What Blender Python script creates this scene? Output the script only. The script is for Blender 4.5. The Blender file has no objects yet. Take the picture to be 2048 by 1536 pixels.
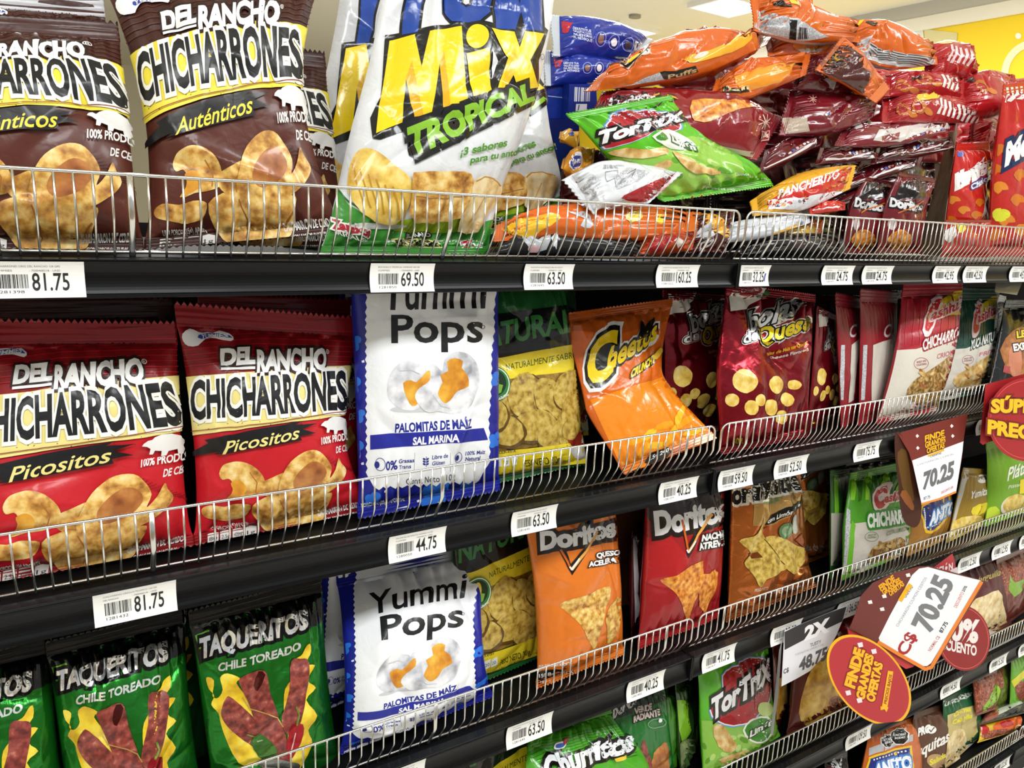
import bpy, bmesh, math, random
import numpy as np
from mathutils import Vector, Matrix
from mathutils.geometry import tessellate_polygon

# ---------------------------------------------------------------- camera, world, lights, exposure
SC = bpy.context.scene
COL = SC.collection
FPX, CX, CY = 1500.0, 1024.0, 768.0
CAM = np.array([-0.96, -0.85, 1.73])
def cray(px, py): return np.array([px - CX, CY - py, -FPX])
_X = cray(3470, 540); _X /= np.linalg.norm(_X)
_Z = -cray(699, 7150); _Z -= _X * (_Z @ _X); _Z /= np.linalg.norm(_Z)
_Y = np.cross(_Z, _X)
ROT = np.stack([_X, _Y, _Z])
cd = bpy.data.cameras.new('camera'); cam = bpy.data.objects.new('camera', cd); COL.objects.link(cam)
cd.sensor_width = 36.0; cd.lens = FPX / 2048 * 36.0; cd.clip_start = 0.02
M = Matrix.Identity(4)
for i in range(3):
    for j in range(3): M[i][j] = ROT[i, j]
    M[i][3] = CAM[i]
cam.matrix_world = M
SC.camera = cam

vs = SC.view_settings
vs.view_transform = 'Standard'; vs.look = 'None'; vs.gamma = 1.0; vs.use_curve_mapping = False
vs.exposure = -0.3
wd = bpy.data.worlds.new('store_ambient'); SC.world = wd; wd.use_nodes = True
wd.node_tree.nodes['Background'].inputs[0].default_value = (0.95, 0.98, 1.0, 1)
wd.node_tree.nodes['Background'].inputs[1].default_value = 0.62
CEIL = 4.0
LAMPS = [(-2.8, -2.0), (-0.9, -2.0), (1.0, -2.0), (2.9, -2.0), (4.8, -2.0), (-0.9, 2.4), (2.2, 2.4), (4.6, 2.6), (5.6, 5.5), (5.55, 7.2)]  # the last unseen panel behind the gondola is added to brighten the yellow wall
LAMP_W = 60.0
def lamp_size(y): return (0.6, 0.55) if y > 5 else (1.2, 0.6)
for lx, ly in LAMPS:
    ld = bpy.data.lights.new('ceiling_lamp_light', 'AREA'); ld.shape = 'RECTANGLE'; ld.size, ld.size_y = lamp_size(ly)
    ld.energy = (LAMP_W if ly < 0 else 2.4 * LAMP_W) * ld.size * ld.size_y / 0.72; ld.color = (0.94, 0.975, 1.0)
    lo = bpy.data.objects.new('ceiling_lamp_light', ld); COL.objects.link(lo)
    lo.location = (lx, ly, CEIL - 0.075)
# ---------------------------------------------------------------- helpers: picture measurements -> places
def unproj(px, py, Y):
    r = ROT @ cray(px, py); t = (Y - CAM[1]) / r[1]
    return CAM + r * t
def unprojz(px, py, z):
    r = ROT @ cray(px, py); t = (z - CAM[2]) / r[2]
    return CAM + r * t
def unprojx(px, py, x):
    r = ROT @ cray(px, py); t = (x - CAM[0]) / r[0]
    return CAM + r * t
def on_line(px, Y, z):          # the point of the line (y=Y, z=z) that is seen at picture column px
    lo, hi = CAM[0] - 3, CAM[0] + 6
    for _ in range(50):
        m = (lo + hi) / 2
        if proj(np.array([[m, Y, z]]))[0, 0] < px: lo = m
        else: hi = m
    return np.array([(lo + hi) / 2, Y, z])
def proj(p):
    c = (np.asarray(p) - CAM) @ ROT
    w = -c[:, 2]; w = np.where(w < 1e-3, 1e-3, w)
    return np.stack([CX + FPX * c[:, 0] / w, CY - FPX * c[:, 1] / w], 1)

# ---------------------------------------------------------------- helpers: materials
def s2l(c): return tuple((x / 12.92 if x <= 0.04045 else ((x + 0.055) / 1.055) ** 2.4) for x in c)
def rgb(h):
    if isinstance(h, str): return s2l(tuple(int(h[i:i + 2], 16) / 255 for i in (0, 2, 4)))
    return h
MATS = {}
def mat(key, color='808080', rough=0.4, metal=0.0, coat=0.0, bump=None, emit=None, noise=None, spec=0.5, trans=0.0, alpha=1.0):
    """bump=(scale, strength, detail); noise=(scale, [(pos, colour), ...], detail)"""
    if key in MATS: return MATS[key]
    m = bpy.data.materials.new(key); m.use_nodes = True
    nt = m.node_tree; b = nt.nodes['Principled BSDF']
    b.inputs['Base Color'].default_value = (*rgb(color), 1)
    b.inputs['Roughness'].default_value = rough; b.inputs['Metallic'].default_value = metal
    b.inputs['Coat Weight'].default_value = coat; b.inputs['Coat Roughness'].default_value = 0.12
    b.inputs['Specular IOR Level'].default_value = spec
    b.inputs['Transmission Weight'].default_value = trans
    b.inputs['Alpha'].default_value = alpha
    m.diffuse_color = (*rgb(color), 1)
    tc = None
    if bump or noise:
        tc = nt.nodes.new('ShaderNodeTexCoord')
    if noise:
        n = nt.nodes.new('ShaderNodeTexNoise'); n.inputs['Scale'].default_value = noise[0]
        n.inputs['Detail'].default_value = noise[2] if len(noise) > 2 else 4.0
        nt.links.new(tc.outputs['Object'], n.inputs['Vector'])
        r = nt.nodes.new('ShaderNodeValToRGB'); el = r.color_ramp.elements
        st = noise[1]
        while len(el) < len(st): el.new(0.5)
        for e, (p, c) in zip(el, st): e.position = p; e.color = (*rgb(c), 1)
        nt.links.new(n.outputs['Fac'], r.inputs['Fac']); nt.links.new(r.outputs['Color'], b.inputs['Base Color'])
    if bump:
        n = nt.nodes.new('ShaderNodeTexNoise'); n.inputs['Scale'].default_value = bump[0]
        n.inputs['Detail'].default_value = bump[2] if len(bump) > 2 else 2.0
        n.inputs['Distortion'].default_value = 0.6
        nt.links.new(tc.outputs['Object'], n.inputs['Vector'])
        bp = nt.nodes.new('ShaderNodeBump'); bp.inputs['Strength'].default_value = bump[1]; bp.inputs['Distance'].default_value = 0.004
        nt.links.new(n.outputs['Fac'], bp.inputs['Height']); nt.links.new(bp.outputs['Normal'], b.inputs['Normal'])
    if emit:
        b.inputs['Emission Color'].default_value = (*rgb(color), 1); b.inputs['Emission Strength'].default_value = emit
    MATS[key] = m
    return m
FILM = {'s': (0.36, 0.0, 0.15), 'g': (0.22, 0.0, 0.45), 'f': (0.24, 0.75, 0.25), 'm': (0.5, 0.0, 0.0), 'p': (0.55, 0.0, 0.0)}
def ink(c, fin='s'):
    """printed plastic film: fin s = satin, g = glossy, f = metallised foil, m = matt, p = paper"""
    if c in FOOD: return FOOD[c]()
    r, me, co = FILM[fin]
    return mat('film_%s_%s' % (fin, c), c, r, me, co, spec=0.3, bump=None if fin in 'mp' else ((55, 0.28, 2) if fin == 's' else (45, 0.5, 2.5)))
def food(key, scale, stops, detail=5): return lambda: mat('print_' + key, stops[1][1], 0.36, 0, 0.3, noise=(scale, stops, detail))
FOOD = {
    'rind': food('rind', 75, [(0.28, '7a4316'), (0.45, 'c8913f'), (0.56, 'e6bd68'), (0.72, 'f6e0a4')], 8),
    'rindd': food('rindd', 50, [(0.3, '7a3f18'), (0.5, 'a9652f'), (0.7, 'c98a48')], 6),
    'tort': food('tort', 100, [(0.3, '7d5c1c'), (0.48, 'b99a3e'), (0.68, 'd6bd68')], 7),
    'tortd': food('tortd', 70, [(0.3, '6a4a14'), (0.5, '8a6822'), (0.7, 'b08d38')], 6),
    'dor': food('dor', 110, [(0.3, '8a3a0c'), (0.46, 'd27a22'), (0.6, 'e8a23c'), (0.74, 'f0c878')], 7),
    'dory': food('dory', 110, [(0.3, '8a4a14'), (0.46, 'cf9a44'), (0.6, 'e6c46c'), (0.74, 'f3df9c')], 7),
    'chil': food('chil', 130, [(0.3, '4a1a16'), (0.48, '7e3028'), (0.64, '9c4a3e'), (0.78, 'c48a72')], 7),
    'flame': food('flame', 40, [(0.3, 'b88a10'), (0.5, 'e2c01e'), (0.7, 'f7e45a')], 4),
    'popw': food('popw', 38, [(0.32, '8f9198'), (0.46, 'c9cad0'), (0.62, 'f0f0f3')], 3),
    'popy': food('popy', 40, [(0.3, 'b8691a'), (0.5, 'dd9a2a'), (0.7, 'f2c04a')], 4),
    'chipy': food('chipy', 60, [(0.3, 'c89a30'), (0.5, 'e8c65a'), (0.7, 'f6e296')], 4),
    'chipt': food('chipt', 60, [(0.3, 'a87a34'), (0.5, 'd8b06a'), (0.7, 'efd9a4')], 5),
    'chipc': food('chipc', 60, [(0.3, 'c9a45a'), (0.5, 'ead097'), (0.7, 'f7e9c4')], 4),
    'bean': food('bean', 160, [(0.35, '5c1f14'), (0.5, '94422c'), (0.65, 'c07858')], 5),
    'nut': food('nut', 120, [(0.35, '6a4a22'), (0.5, 'a88040'), (0.66, 'd8bb7c')], 5),
    'onion': food('onion', 45, [(0.3, 'a8741c'), (0.5, 'd8a83c'), (0.7, 'f0d27a')], 4),
    'fine': food('fine', 420, [(0.44, 'f2f2f0'), (0.5, '9a9a9a'), (0.56, 'f2f2f0')], 3),
    'finew': food('finew', 300, [(0.42, 'c8cace'), (0.5, '8c8f96'), (0.58, 'd4d6da')], 3),
}

# ---------------------------------------------------------------- helpers: objects
def empty(name, loc, label=None, cat=None, group=None):
    o = bpy.data.objects.new(name, None); COL.objects.link(o); o.location = tuple(loc); o.empty_display_size = 0.02
    return tag(o, label, cat, group)
def tag(o, label=None, cat=None, group=None, kind=None):
    if label: o['label'] = label
    if cat: o['category'] = cat
    if group: o['group'] = group
    if kind: o['kind'] = kind
    return o
def mesh_obj(name, V, F, mats, mi=None, parent=None, origin=None, normals=None, smooth=True):
    """V are world points; the object's origin goes to `origin` (its parent's place when it has one)"""
    V = np.asarray(V, float)
    if origin is None: origin = np.array(parent.location) if parent else V.mean(0)
    me = bpy.data.meshes.new(name)
    me.from_pydata((V - np.asarray(origin)).tolist(), [], F)
    for m in (mats if isinstance(mats, (list, tuple)) else [mats]): me.materials.append(m)
    if mi is not None: me.polygons.foreach_set('material_index', np.asarray(mi, np.int32))
    if smooth: me.polygons.foreach_set('use_smooth', np.ones(len(F), bool))
    me.update()
    if normals is not None: me.normals_split_custom_set_from_vertices(np.asarray(normals).tolist())
    o = bpy.data.objects.new(name, me); COL.objects.link(o)
    if parent: o.parent = parent
    else: o.location = tuple(origin)
    return o
class MB:
    """collects boxes, tubes and strips into one mesh"""
    def __init__(s): s.V = []; s.F = []; s.I = []
    def add(s, V, F, mi=0):
        n = len(s.V); s.V += [tuple(map(float, v)) for v in V]; s.F += [[i + n for i in f] for f in F]; s.I += [mi] * len(F); return s
    def box(s, a, b, mi=0):
        x0, y0, z0 = a; x1, y1, z1 = b
        return s.add([(x0, y0, z0), (x1, y0, z0), (x1, y1, z0), (x0, y1, z0), (x0, y0, z1), (x1, y0, z1), (x1, y1, z1), (x0, y1, z1)],
                     [[0, 3, 2, 1], [4, 5, 6, 7], [0, 1, 5, 4], [1, 2, 6, 5], [2, 3, 7, 6], [3, 0, 4, 7]], mi)
    def tube(s, pts, r, n=8, mi=0, flat=1.0):
        pts = [np.asarray(p, float) for p in pts]; rings = []
        up = None
        for i, p in enumerate(pts):
            t = pts[min(i + 1, len(pts) - 1)] - pts[max(i - 1, 0)]; t /= np.linalg.norm(t)
            if up is None: up = np.array([0, 1, 0.01]) if abs(t[1]) < 0.9 else np.array([1, 0, 0.0])
            a = np.cross(t, up); a /= np.linalg.norm(a); b = np.cross(a, t); up = b
            rings.append([p + r * (flat * math.cos(q) * a + math.sin(q) * b) for q in [2 * math.pi * k / n for k in range(n)]])
        V = [v for g in rings for v in g]; F = []
        for i in range(len(pts) - 1):
            for k in range(n): F.append([i * n + k, i * n + (k + 1) % n, (i + 1) * n + (k + 1) % n, (i + 1) * n + k])
        F.append(list(range(n))[::-1]); F.append([(len(pts) - 1) * n + k for k in range(n)])
        return s.add(V, F, mi)
    def extrude_x(s, prof, x0, x1, mi=0, closed=True):
        n = len(prof); V = [(x0, y, z) for y, z in prof] + [(x1, y, z) for y, z in prof]
        F = [[k, (k + 1) % n, n + (k + 1) % n, n + k] for k in range(n if closed else n - 1)]
        if closed: F += [list(range(n))[::-1], list(range(n, 2 * n))]
        return s.add(V, F, mi)
    def obj(s, name, mats, parent=None, smooth=False, origin=None):
        o = mesh_obj(name, s.V, s.F, mats, s.I, parent, origin, smooth=smooth)
        return o

# ---------------------------------------------------------------- helpers: lettering and printed shapes
_TX = {}
def text_tris(body, off=0.0):
    """triangles (k,3,2) of a line of lettering, baseline 0, cap height 1, x from 0 to the measured width"""
    key = (body, round(off, 4))
    if key in _TX: return _TX[key]
    def run(o_):
        cu = bpy.data.curves.new('lettering', 'FONT'); cu.body = body; cu.size = 1.0; cu.offset = o_; cu.resolution_u = 3; cu.fill_mode = 'FRONT'
        ob = bpy.data.objects.new('lettering', cu); me = ob.to_mesh()
        me.calc_loop_triangles()
        V = np.array([v.co[:2] for v in me.vertices]).reshape(-1, 2); T = np.array([t.vertices[:] for t in me.loop_triangles], int).reshape(-1, 3)
        ob.to_mesh_clear(); bpy.data.objects.remove(ob); bpy.data.curves.remove(cu)
        return V, T
    V0, T0 = run(0.0); V, T = run(off) if off else (V0, T0)
    x0, x1 = V0[:, 0].min(), V0[:, 0].max()
    V = (V - np.array([x0, 0])) / 0.729
    r = (V[T], (x1 - x0) / 0.729)
    _TX[key] = r
    return r
def refine(T, e):
    T = np.asarray(T, float)
    for _ in range(14):
        L = np.linalg.norm(T[:, [1, 2, 0]] - T, axis=2); k = L.argmax(1); big = L[np.arange(len(T)), k] > e
        if not big.any(): break
        keep = T[~big]; B = T[big]; kb = k[big]; i = np.arange(len(B))
        a, b, c = B[i, kb], B[i, (kb + 1) % 3], B[i, (kb + 2) % 3]; m = (a + b) / 2
        T = np.concatenate([keep, np.stack([a, m, c], 1), np.stack([m, b, c], 1)])
    return T
def poly_tris(P):
    P = [Vector((x, y, 0)) for x, y in P]
    t = tessellate_polygon([P]); A = np.array([[p.x, p.y] for p in P])
    return A[np.array(t, int)]
def smooth_pts(P, n=4):
    P = np.asarray(P, float); N = len(P); out = []
    for i in range(N):
        a, b, c, d = P[i - 1], P[i], P[(i + 1) % N], P[(i + 2) % N]
        for k in range(n):
            t = k / n; out.append(0.5 * ((2 * b) + (c - a) * t + (2 * a - 5 * b + 4 * c - d) * t * t + (3 * b - a - 3 * c + d) * t ** 3))
    return np.array(out)

# ---------------------------------------------------------------- helpers: filled pouches
def catmull(vk, pk, v):
    vk = np.asarray(vk, float); pk = np.asarray(pk, float)
    if len(vk) == 2:
        t = (v - vk[0]) / (vk[1] - vk[0]); return pk[0] + (pk[1] - pk[0]) * t[:, None]
    m = np.gradient(pk, vk, axis=0)
    i = np.clip(np.searchsorted(vk, v, 'right') - 1, 0, len(vk) - 2); h = (vk[i + 1] - vk[i])[:, None]; t = ((v - vk[i])[:, None]) / h
    return (2 * t ** 3 - 3 * t ** 2 + 1) * pk[i] + (t ** 3 - 2 * t ** 2 + t) * h * m[i] + (-2 * t ** 3 + 3 * t ** 2) * pk[i + 1] + (t ** 3 - t ** 2) * h * m[i + 1]
class Pouch:
    def __init__(s, rows, T, seed, sb=0.06, st=0.08, wr=1.0, face=1, narrow=0.05, pw=2.4, ex=0.6, sag=0.42):
        s.vk = [r[0] for r in rows]; s.L = [r[1] for r in rows]; s.R = [r[2] for r in rows]
        s.T = T; s.sb = sb; s.st = st; s.wr = wr; s.narrow = narrow; s.pw = pw; s.ex = ex; s.sag = sag
        L0, R0 = np.mean(s.L, 0), np.mean(s.R, 0); c = (L0 + R0) / 2
        s.width = np.linalg.norm(R0 - L0)
        s.height = sum(np.linalg.norm((np.add(s.L[i + 1], s.R[i + 1]) - np.add(s.L[i], s.R[i])) / 2) for i in range(len(rows) - 1))
        n = np.cross(R0 - L0, (np.add(s.L[-1], s.R[-1]) - np.add(s.L[0], s.R[0])) / 2)
        s.sg = face * (1 if n @ (CAM - c) > 0 else -1)
        g = np.random.default_rng(seed)
        s.cr = [(g.uniform(0, 1), g.uniform(0.05, 0.95), g.uniform(0, math.pi), g.uniform(0.1, 0.35), g.choice([-1, 1, -1]) * g.uniform(0.3, 1.0), g.uniform(0.016, 0.034)) for _ in range(26)]
        s.pl = [(g.uniform(3, 13), g.uniform(0, 6.28), g.uniform(0.3, 1)) for _ in range(5)]
        s.pl2 = [(g.uniform(3, 13), g.uniform(0, 6.28), g.uniform(0.3, 1)) for _ in range(5)]
        s.lf = [(g.uniform(-7, 7), g.uniform(-9, 9), g.uniform(0, 6.28), g.uniform(0.3, 1)) for _ in range(7)]
    def frame(s, v):
        L = catmull(s.vk, s.L, v); R = catmull(s.vk, s.R, v); e = 1e-3
        M0 = (catmull(s.vk, s.L, v - e) + catmull(s.vk, s.R, v - e)) / 2; M1 = (catmull(s.vk, s.L, v + e) + catmull(s.vk, s.R, v + e)) / 2
        n = np.cross(R - L, M1 - M0) * s.sg; n /= np.linalg.norm(n, axis=1)[:, None] + 1e-12
        return L, R, n
    def hgt(s, u, v):
        vv = np.clip((v - s.sb) / (1 - s.sb - s.st), 0, 1)
        vv = np.where(vv < s.sag, vv / s.sag * 0.5, 0.5 + (vv - s.sag) / (1 - s.sag) * 0.5)
        pv = np.clip(1 - np.abs(2 * vv - 1) ** 2.6, 0, 1) ** 0.62
        pu = np.clip(1 - np.abs(2 * u - 1) ** s.pw, 0, 1) ** s.ex
        return pu, pv
    def wrink(s, u, v):
        A = s.wr * min(s.T, 0.08) * 0.05
        edge = np.clip(1 - np.abs(2 * u - 1) ** 8, 0, 1)
        d = np.zeros_like(u)
        vb = np.clip((v - s.sb) / (1 - s.sb - s.st), 0, 1)
        for (k, p, a) in s.pl: d += 1.0 * A * a * np.sin(k * u * 6.28 + p + 2 * vb) * np.exp(-(1 - vb) / 0.10)
        for (k, p, a) in s.pl2: d += 0.8 * A * a * np.sin(k * u * 6.28 + p - 2 * vb) * np.exp(-vb / 0.09)
        asp = s.height / max(s.width, 1e-4)
        for (cu, cv, an, ln, am, w) in s.cr:
            du = u - cu; dv = (v - cv) * asp; a = du * math.cos(an) + dv * math.sin(an); b = -du * math.sin(an) + dv * math.cos(an)
            d += A * 1.25 * am * np.exp(-(a / ln) ** 2) * np.exp(-(np.sqrt(b * b + 1.6e-4) - 0.0126) / (w * 1.7))
        for (ku, kv, p, a) in s.lf: d += A * 0.55 * a * np.sin(ku * u + kv * v + p)
        taper = np.clip(np.minimum(vb, 1 - vb) / 0.02, 0, 1)
        return d * edge * taper
    def S(s, u, v, w=True, back=False):
        u = np.asarray(u, float); v = np.asarray(v, float)
        L, R, n = s.frame(v); pu, pv = s.hgt(u, v)
        uc = 0.5 + (u - 0.5) * (1 - s.narrow * pv)
        h = s.T / 2 * pu * pv
        if w: h = h + s.wrink(u, v) * (-0.8 if back else 1)
        return L + (R - L) * uc[:, None] + n * (h * (-0.9 if back else 1))[:, None]
    def N(s, u, v, back=False):
        e = 2e-3
        a = s.S(np.clip(u + e, 0, 1), v, True, back) - s.S(np.clip(u - e, 0, 1), v, True, back)
        b = s.S(u, np.clip(v + e, 0, 1), True, back) - s.S(u, np.clip(v - e, 0, 1), True, back)
        n = np.cross(a, b) * s.sg * (-1 if back else 1)
        return n / (np.linalg.norm(n, axis=1)[:, None] + 1e-12)
    def inv(s, P):                 # picture points -> (u, v) on this pouch's smooth front
        P = np.asarray(P, float)
        if not hasattr(s, 'g'):
            gu, gv = np.meshgrid(np.linspace(0.03, 0.97, 15), np.linspace(0.0, 1.0, 19)); s.g = gu.ravel(), gv.ravel(), proj(s.S(gu.ravel(), gv.ravel(), False))
        gu, gv, G = s.g
        k = (-2 * P @ G.T + (G * G).sum(1)[None]).argmin(1)
        u, v = gu[k].copy(), gv[k].copy(); e = 1e-3
        for _ in range(5):
            f = proj(s.S(u, v, False)) - P
            a = (proj(s.S(u + e, v, False)) - proj(s.S(u - e, v, False))) / (2 * e); b = (proj(s.S(u, v + e, False)) - proj(s.S(u, v - e, False))) / (2 * e)
            det = a[:, 0] * b[:, 1] - a[:, 1] * b[:, 0]; det = np.where(np.abs(det) < 1e-2, 1e-2, det)
            du = (-f[:, 0] * b[:, 1] + f[:, 1] * b[:, 0]) / det; dv = (-a[:, 0] * f[:, 1] + a[:, 1] * f[:, 0]) / det
            u = np.clip(u + np.clip(du, -.1, .1), 0.003, 0.997); v = np.clip(v + np.clip(dv, -.1, .1), 0.0, 1.0)
        return np.stack([u, v], 1)

class Print:
    """the printing of one kind of bag, measured on one pouch and then printed on every pouch of that kind"""
    def __init__(s, pouch, fin='s', e=6.0): s.p = pouch; s.fin = fin; s.e = e; s.items = []; s.boxes = []
    def put(s, T, col, fin=None):
        T = refine(T, s.e); q = T.reshape(-1, 2); key = np.round(q * 16).astype(np.int64)
        _, ix, iv = np.unique(key[:, 0] * 1000003 + key[:, 1], return_index=True, return_inverse=True)
        f = s.p.inv(q[ix]); T = iv.reshape(-1, 3)
        a = f[T[:, 1]] - f[T[:, 0]]; b = f[T[:, 2]] - f[T[:, 0]]; cr = a[:, 0] * b[:, 1] - a[:, 1] * b[:, 0]
        bad = np.linalg.norm(proj(s.p.S(f[:, 0], f[:, 1], False)) - q[ix], axis=1)
        ok = (np.abs(cr) > 1e-8) & (bad[T].max(1) < 2.0 * s.e); T = T[ok]; cr = cr[ok]
        if not len(T): return
        T = np.where((cr < 0)[:, None], T[:, ::-1], T)
        us = np.unique(T); lo = f[us].min(0); hi = f[us].max(0); ly = 1
        for (l2, h2, y2) in s.boxes:
            if (lo < h2).all() and (l2 < hi).all(): ly = max(ly, y2 + 1)
        s.boxes.append((lo, hi, ly)); s.items.append((f, T, ink(col, fin or s.fin), ly))
    def p_(s, pts, col, sm=0, fin=None):
        P = smooth_pts(pts, sm) if sm else pts
        s.put(poly_tris(P), col, fin)
    def e_(s, cx, cy, rx, ry, col, rot=0, n=28, fin=None, jag=0.0, seed=1):
        g = random.Random(seed * 7 + int(cx)); c, q = math.cos(math.radians(rot)), math.sin(math.radians(rot)); P = []
        for k in range(n):
            t = 2 * math.pi * k / n; r = 1 + g.uniform(-jag, jag); x, y = rx * r * math.cos(t), ry * r * math.sin(t)
            P.append((cx + x * c - y * q, cy + x * q + y * c))
        s.put(poly_tris(P), col, fin)
    def ring(s, cx, cy, rx, ry, w, col, rot=0, n=32, fin=None):
        c, q = math.cos(math.radians(rot)), math.sin(math.radians(rot)); T = []
        def pt(t, d): x, y = (rx - d) * math.cos(t), (ry - d) * math.sin(t); return (cx + x * c - y * q, cy + x * q + y * c)
        for k in range(n):
            a, b = 2 * math.pi * k / n, 2 * math.pi * (k + 1) / n
            T += [[pt(a, 0), pt(b, 0), pt(b, w)], [pt(a, 0), pt(b, w), pt(a, w)]]
        s.put(np.array(T), col, fin)
    def line(s, pts, w, col, fin=None):
        pts = np.asarray(pts, float); T = []
        for a, b in zip(pts[:-1], pts[1:]):
            d = b - a; d /= np.linalg.norm(d) + 1e-9; n = np.array([-d[1], d[0]]) * w / 2; a = a - d * w * .2; b = b + d * w * .2
            T += [[a - n, b - n, b + n], [a - n, b + n, a + n]]
        s.put(np.array(T), col, fin)
    def t_(s, body, x0, y0, x1, y1, h, col, bold=0.0, out=None, lean=0.0, arch=0.0, fin=None, h1=None, up=None):
        """lettering from baseline point (x0,y0) to (x1,y1), cap height h (h1 at its end); out = (colour, width)"""
        if isinstance(out, float): lean, out = out, None
        d = np.array([x1 - x0, y1 - y0], float); L = np.linalg.norm(d); d /= L
        n = np.array([d[1], -d[0]]) if up is None else np.array(up, float)
        h1 = h if h1 is None else h1
        def place(T, w):
            x = T[..., 0] / w; y = T[..., 1]; hh = h + (h1 - h) * x
            return np.array([x0, y0]) + (x * L + lean * y * hh)[..., None] * d + (y * hh + arch * 4 * x * (1 - x))[..., None] * n
        layers = []
        if out:
            for (oc, ow) in (out if isinstance(out, list) else [out]): layers.append((oc, bold + ow))
        layers.append((col, bold))
        for c, b in layers:
            T, w = text_tris(body, b); s.put(place(T, w), c, fin)
    def bars(s, quad, n, col, seed=1, fin=None):
        g = random.Random(seed); q = np.array(quad, float); T = []; x = 0.0
        w = [g.choice([1, 1, 2, 3]) for _ in range(2 * n)]; tot = sum(w)
        def pt(a, b): return (q[0] * (1 - a) + q[1] * a) * (1 - b) + (q[3] * (1 - a) + q[2] * a) * b
        for k in range(n):
            a = x / tot; x += w[2 * k]; b = x / tot; x += w[2 * k + 1]
            T += [[pt(a, 0), pt(b, 0), pt(b, 1)], [pt(a, 0), pt(b, 1), pt(a, 1)]]
        s.put(np.array(T), col, fin)

def pouch_mesh(p, pr, film, back_film, cell=0.0033, step=0.0002, base=0.0004, clip=None):
    nu = int(np.clip(p.width / cell, 10, 60)); nv = int(np.clip(p.height / cell, 12, 84))
    us = 0.5 - 0.5 * np.cos(np.linspace(0, math.pi, nu + 1)); us = 0.5 * us + 0.5 * np.linspace(0, 1, nu + 1); vv = np.linspace(p.sb, 1 - p.st, nv + 1)
    U, W = np.meshgrid(us, vv); U = U.ravel(); W = W.ravel()
    Vf = p.S(U, W); Nf = p.N(U, W); Vb = p.S(U, W, True, True); Nb = p.N(U, W, True)
    q = [[j * (nu + 1) + i, j * (nu + 1) + i + 1, (j + 1) * (nu + 1) + i + 1, (j + 1) * (nu + 1) + i] for j in range(nv) for i in range(nu)]
    nf = len(Vf); F = [f if p.sg > 0 else f[::-1] for f in q] + [[k + nf for k in (f[::-1] if p.sg > 0 else f)] for f in q]
    V = [Vf, Vb]; N = [Nf, Nb]; mats = [film, back_film]; I = [0] * len(q) + [1] * len(q); n0 = 2 * nf
    if pr:
        if pr.items:
            f = np.concatenate([it[0] for it in pr.items]); off = np.concatenate([np.full(len(it[0]), base + step * it[3]) for it in pr.items])
            n = p.N(f[:, 0], f[:, 1]); V.append(p.S(f[:, 0], f[:, 1]) + n * off[:, None]); N.append(n)
            for g, T, m, ly in pr.items:
                if m not in mats: mats.append(m)
                F += ((T if p.sg > 0 else T[:, ::-1]) + n0).tolist(); I += [mats.index(m)] * len(T); n0 += len(g)
    return np.concatenate(V), F, mats, I, np.concatenate(N)
def seal_mesh(p, v0, v1, film, n=None, zig=True):
    """crimped flat seal between v0 and v1 with a zigzag cut edge at the bag's end"""
    nu = n or int(np.clip(p.width / 0.0035, 16, 80)); nv = 9; V = []; F = []
    th = 0.0007
    for side in (1, -1):
        for j in range(nv + 1):
            t = j / nv; u = np.linspace(0, 1, nu + 1); v = v0 + (v1 - v0) * t * np.ones(nu + 1)
            if zig and j == nv: v = v + (v1 - v0) * 0.10 * np.where(np.arange(nu + 1) % 2, 1, -1)
            v2 = v
            L, R, nn = p.frame(v2); pts = L + (R - L) * u[:, None]
            wave = 0.0009 * math.sin(t * math.pi * 7) + 0.02 * p.T * np.sin(u * 9 + p.pl[0][1]) * t
            pts = pts + nn * (wave + side * th)[:, None] if isinstance(wave, np.ndarray) else pts + nn * (wave + side * th)
            V += pts.tolist()
    m = nu + 1
    for sd in (0, 1):
        o = sd * m * (nv + 1)
        for j in range(nv):
            for i in range(nu):
                f = [o + j * m + i, o + j * m + i + 1, o + (j + 1) * m + i + 1, o + (j + 1) * m + i]
                F.append(f if sd == 0 else f[::-1])
    o = m * (nv + 1)
    for i in range(nu): F.append([nv * m + i, nv * m + i + 1, o + nv * m + i + 1, o + nv * m + i][::-1])
    for j in range(nv):
        F.append([j * m, (j + 1) * m, o + (j + 1) * m, o + j * m]); F.append([j * m + nu, o + j * m + nu, o + (j + 1) * m + nu, (j + 1) * m + nu])
    return V, F
PRINTS = {}
NBAG = [0]
def bag(name, label, pouch, pr, film, fin='s', back=None, group=None, cat='snack bag', seal=None, seal_b=None, cell=0.0033, parts=('top_seal', 'bottom_seal')):
    NBAG[0] += 1
    loc = (np.add(pouch.L[0], pouch.R[0])) / 2
    root = empty(name, loc, label, cat, group)
    V, F, mats, I, N = pouch_mesh(pouch, pr, ink(film, fin), ink(back or film, fin), cell)
    mesh_obj('pouch', V, F, mats, I, root, normals=N)
    if parts:
        V, F = seal_mesh(pouch, 1 - pouch.st, 1.0, None); mesh_obj(parts[0], V, F, ink(seal or film, fin), None, root)
        V, F = seal_mesh(pouch, pouch.sb, 0.0, None); mesh_obj(parts[1], V, F, ink(seal_b or seal or film, fin), None, root)
    return root
def rows_quad(bl, br, tr, tl): return [(0.0, bl, br), (1.0, tl, tr)]
RT = {}
def stand(level, xl, xr, Yb, tl, tr, Yt, T=0.06, seed=1, turn=0.0, lift=0.004, **k):
    """rows of a pouch standing on a shelf: bottom corners at picture columns xl, xr and depth Yb, top corners seen at tl, tr at depth Yt; turn = right side deeper by this"""
    z = RT[level] + lift
    return Pouch(rows_quad(on_line(xl, Yb, z), on_line(xr, Yb + turn, z), unproj(*tr, Yt + turn), unproj(*tl, Yt)), T, seed, **k)
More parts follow.
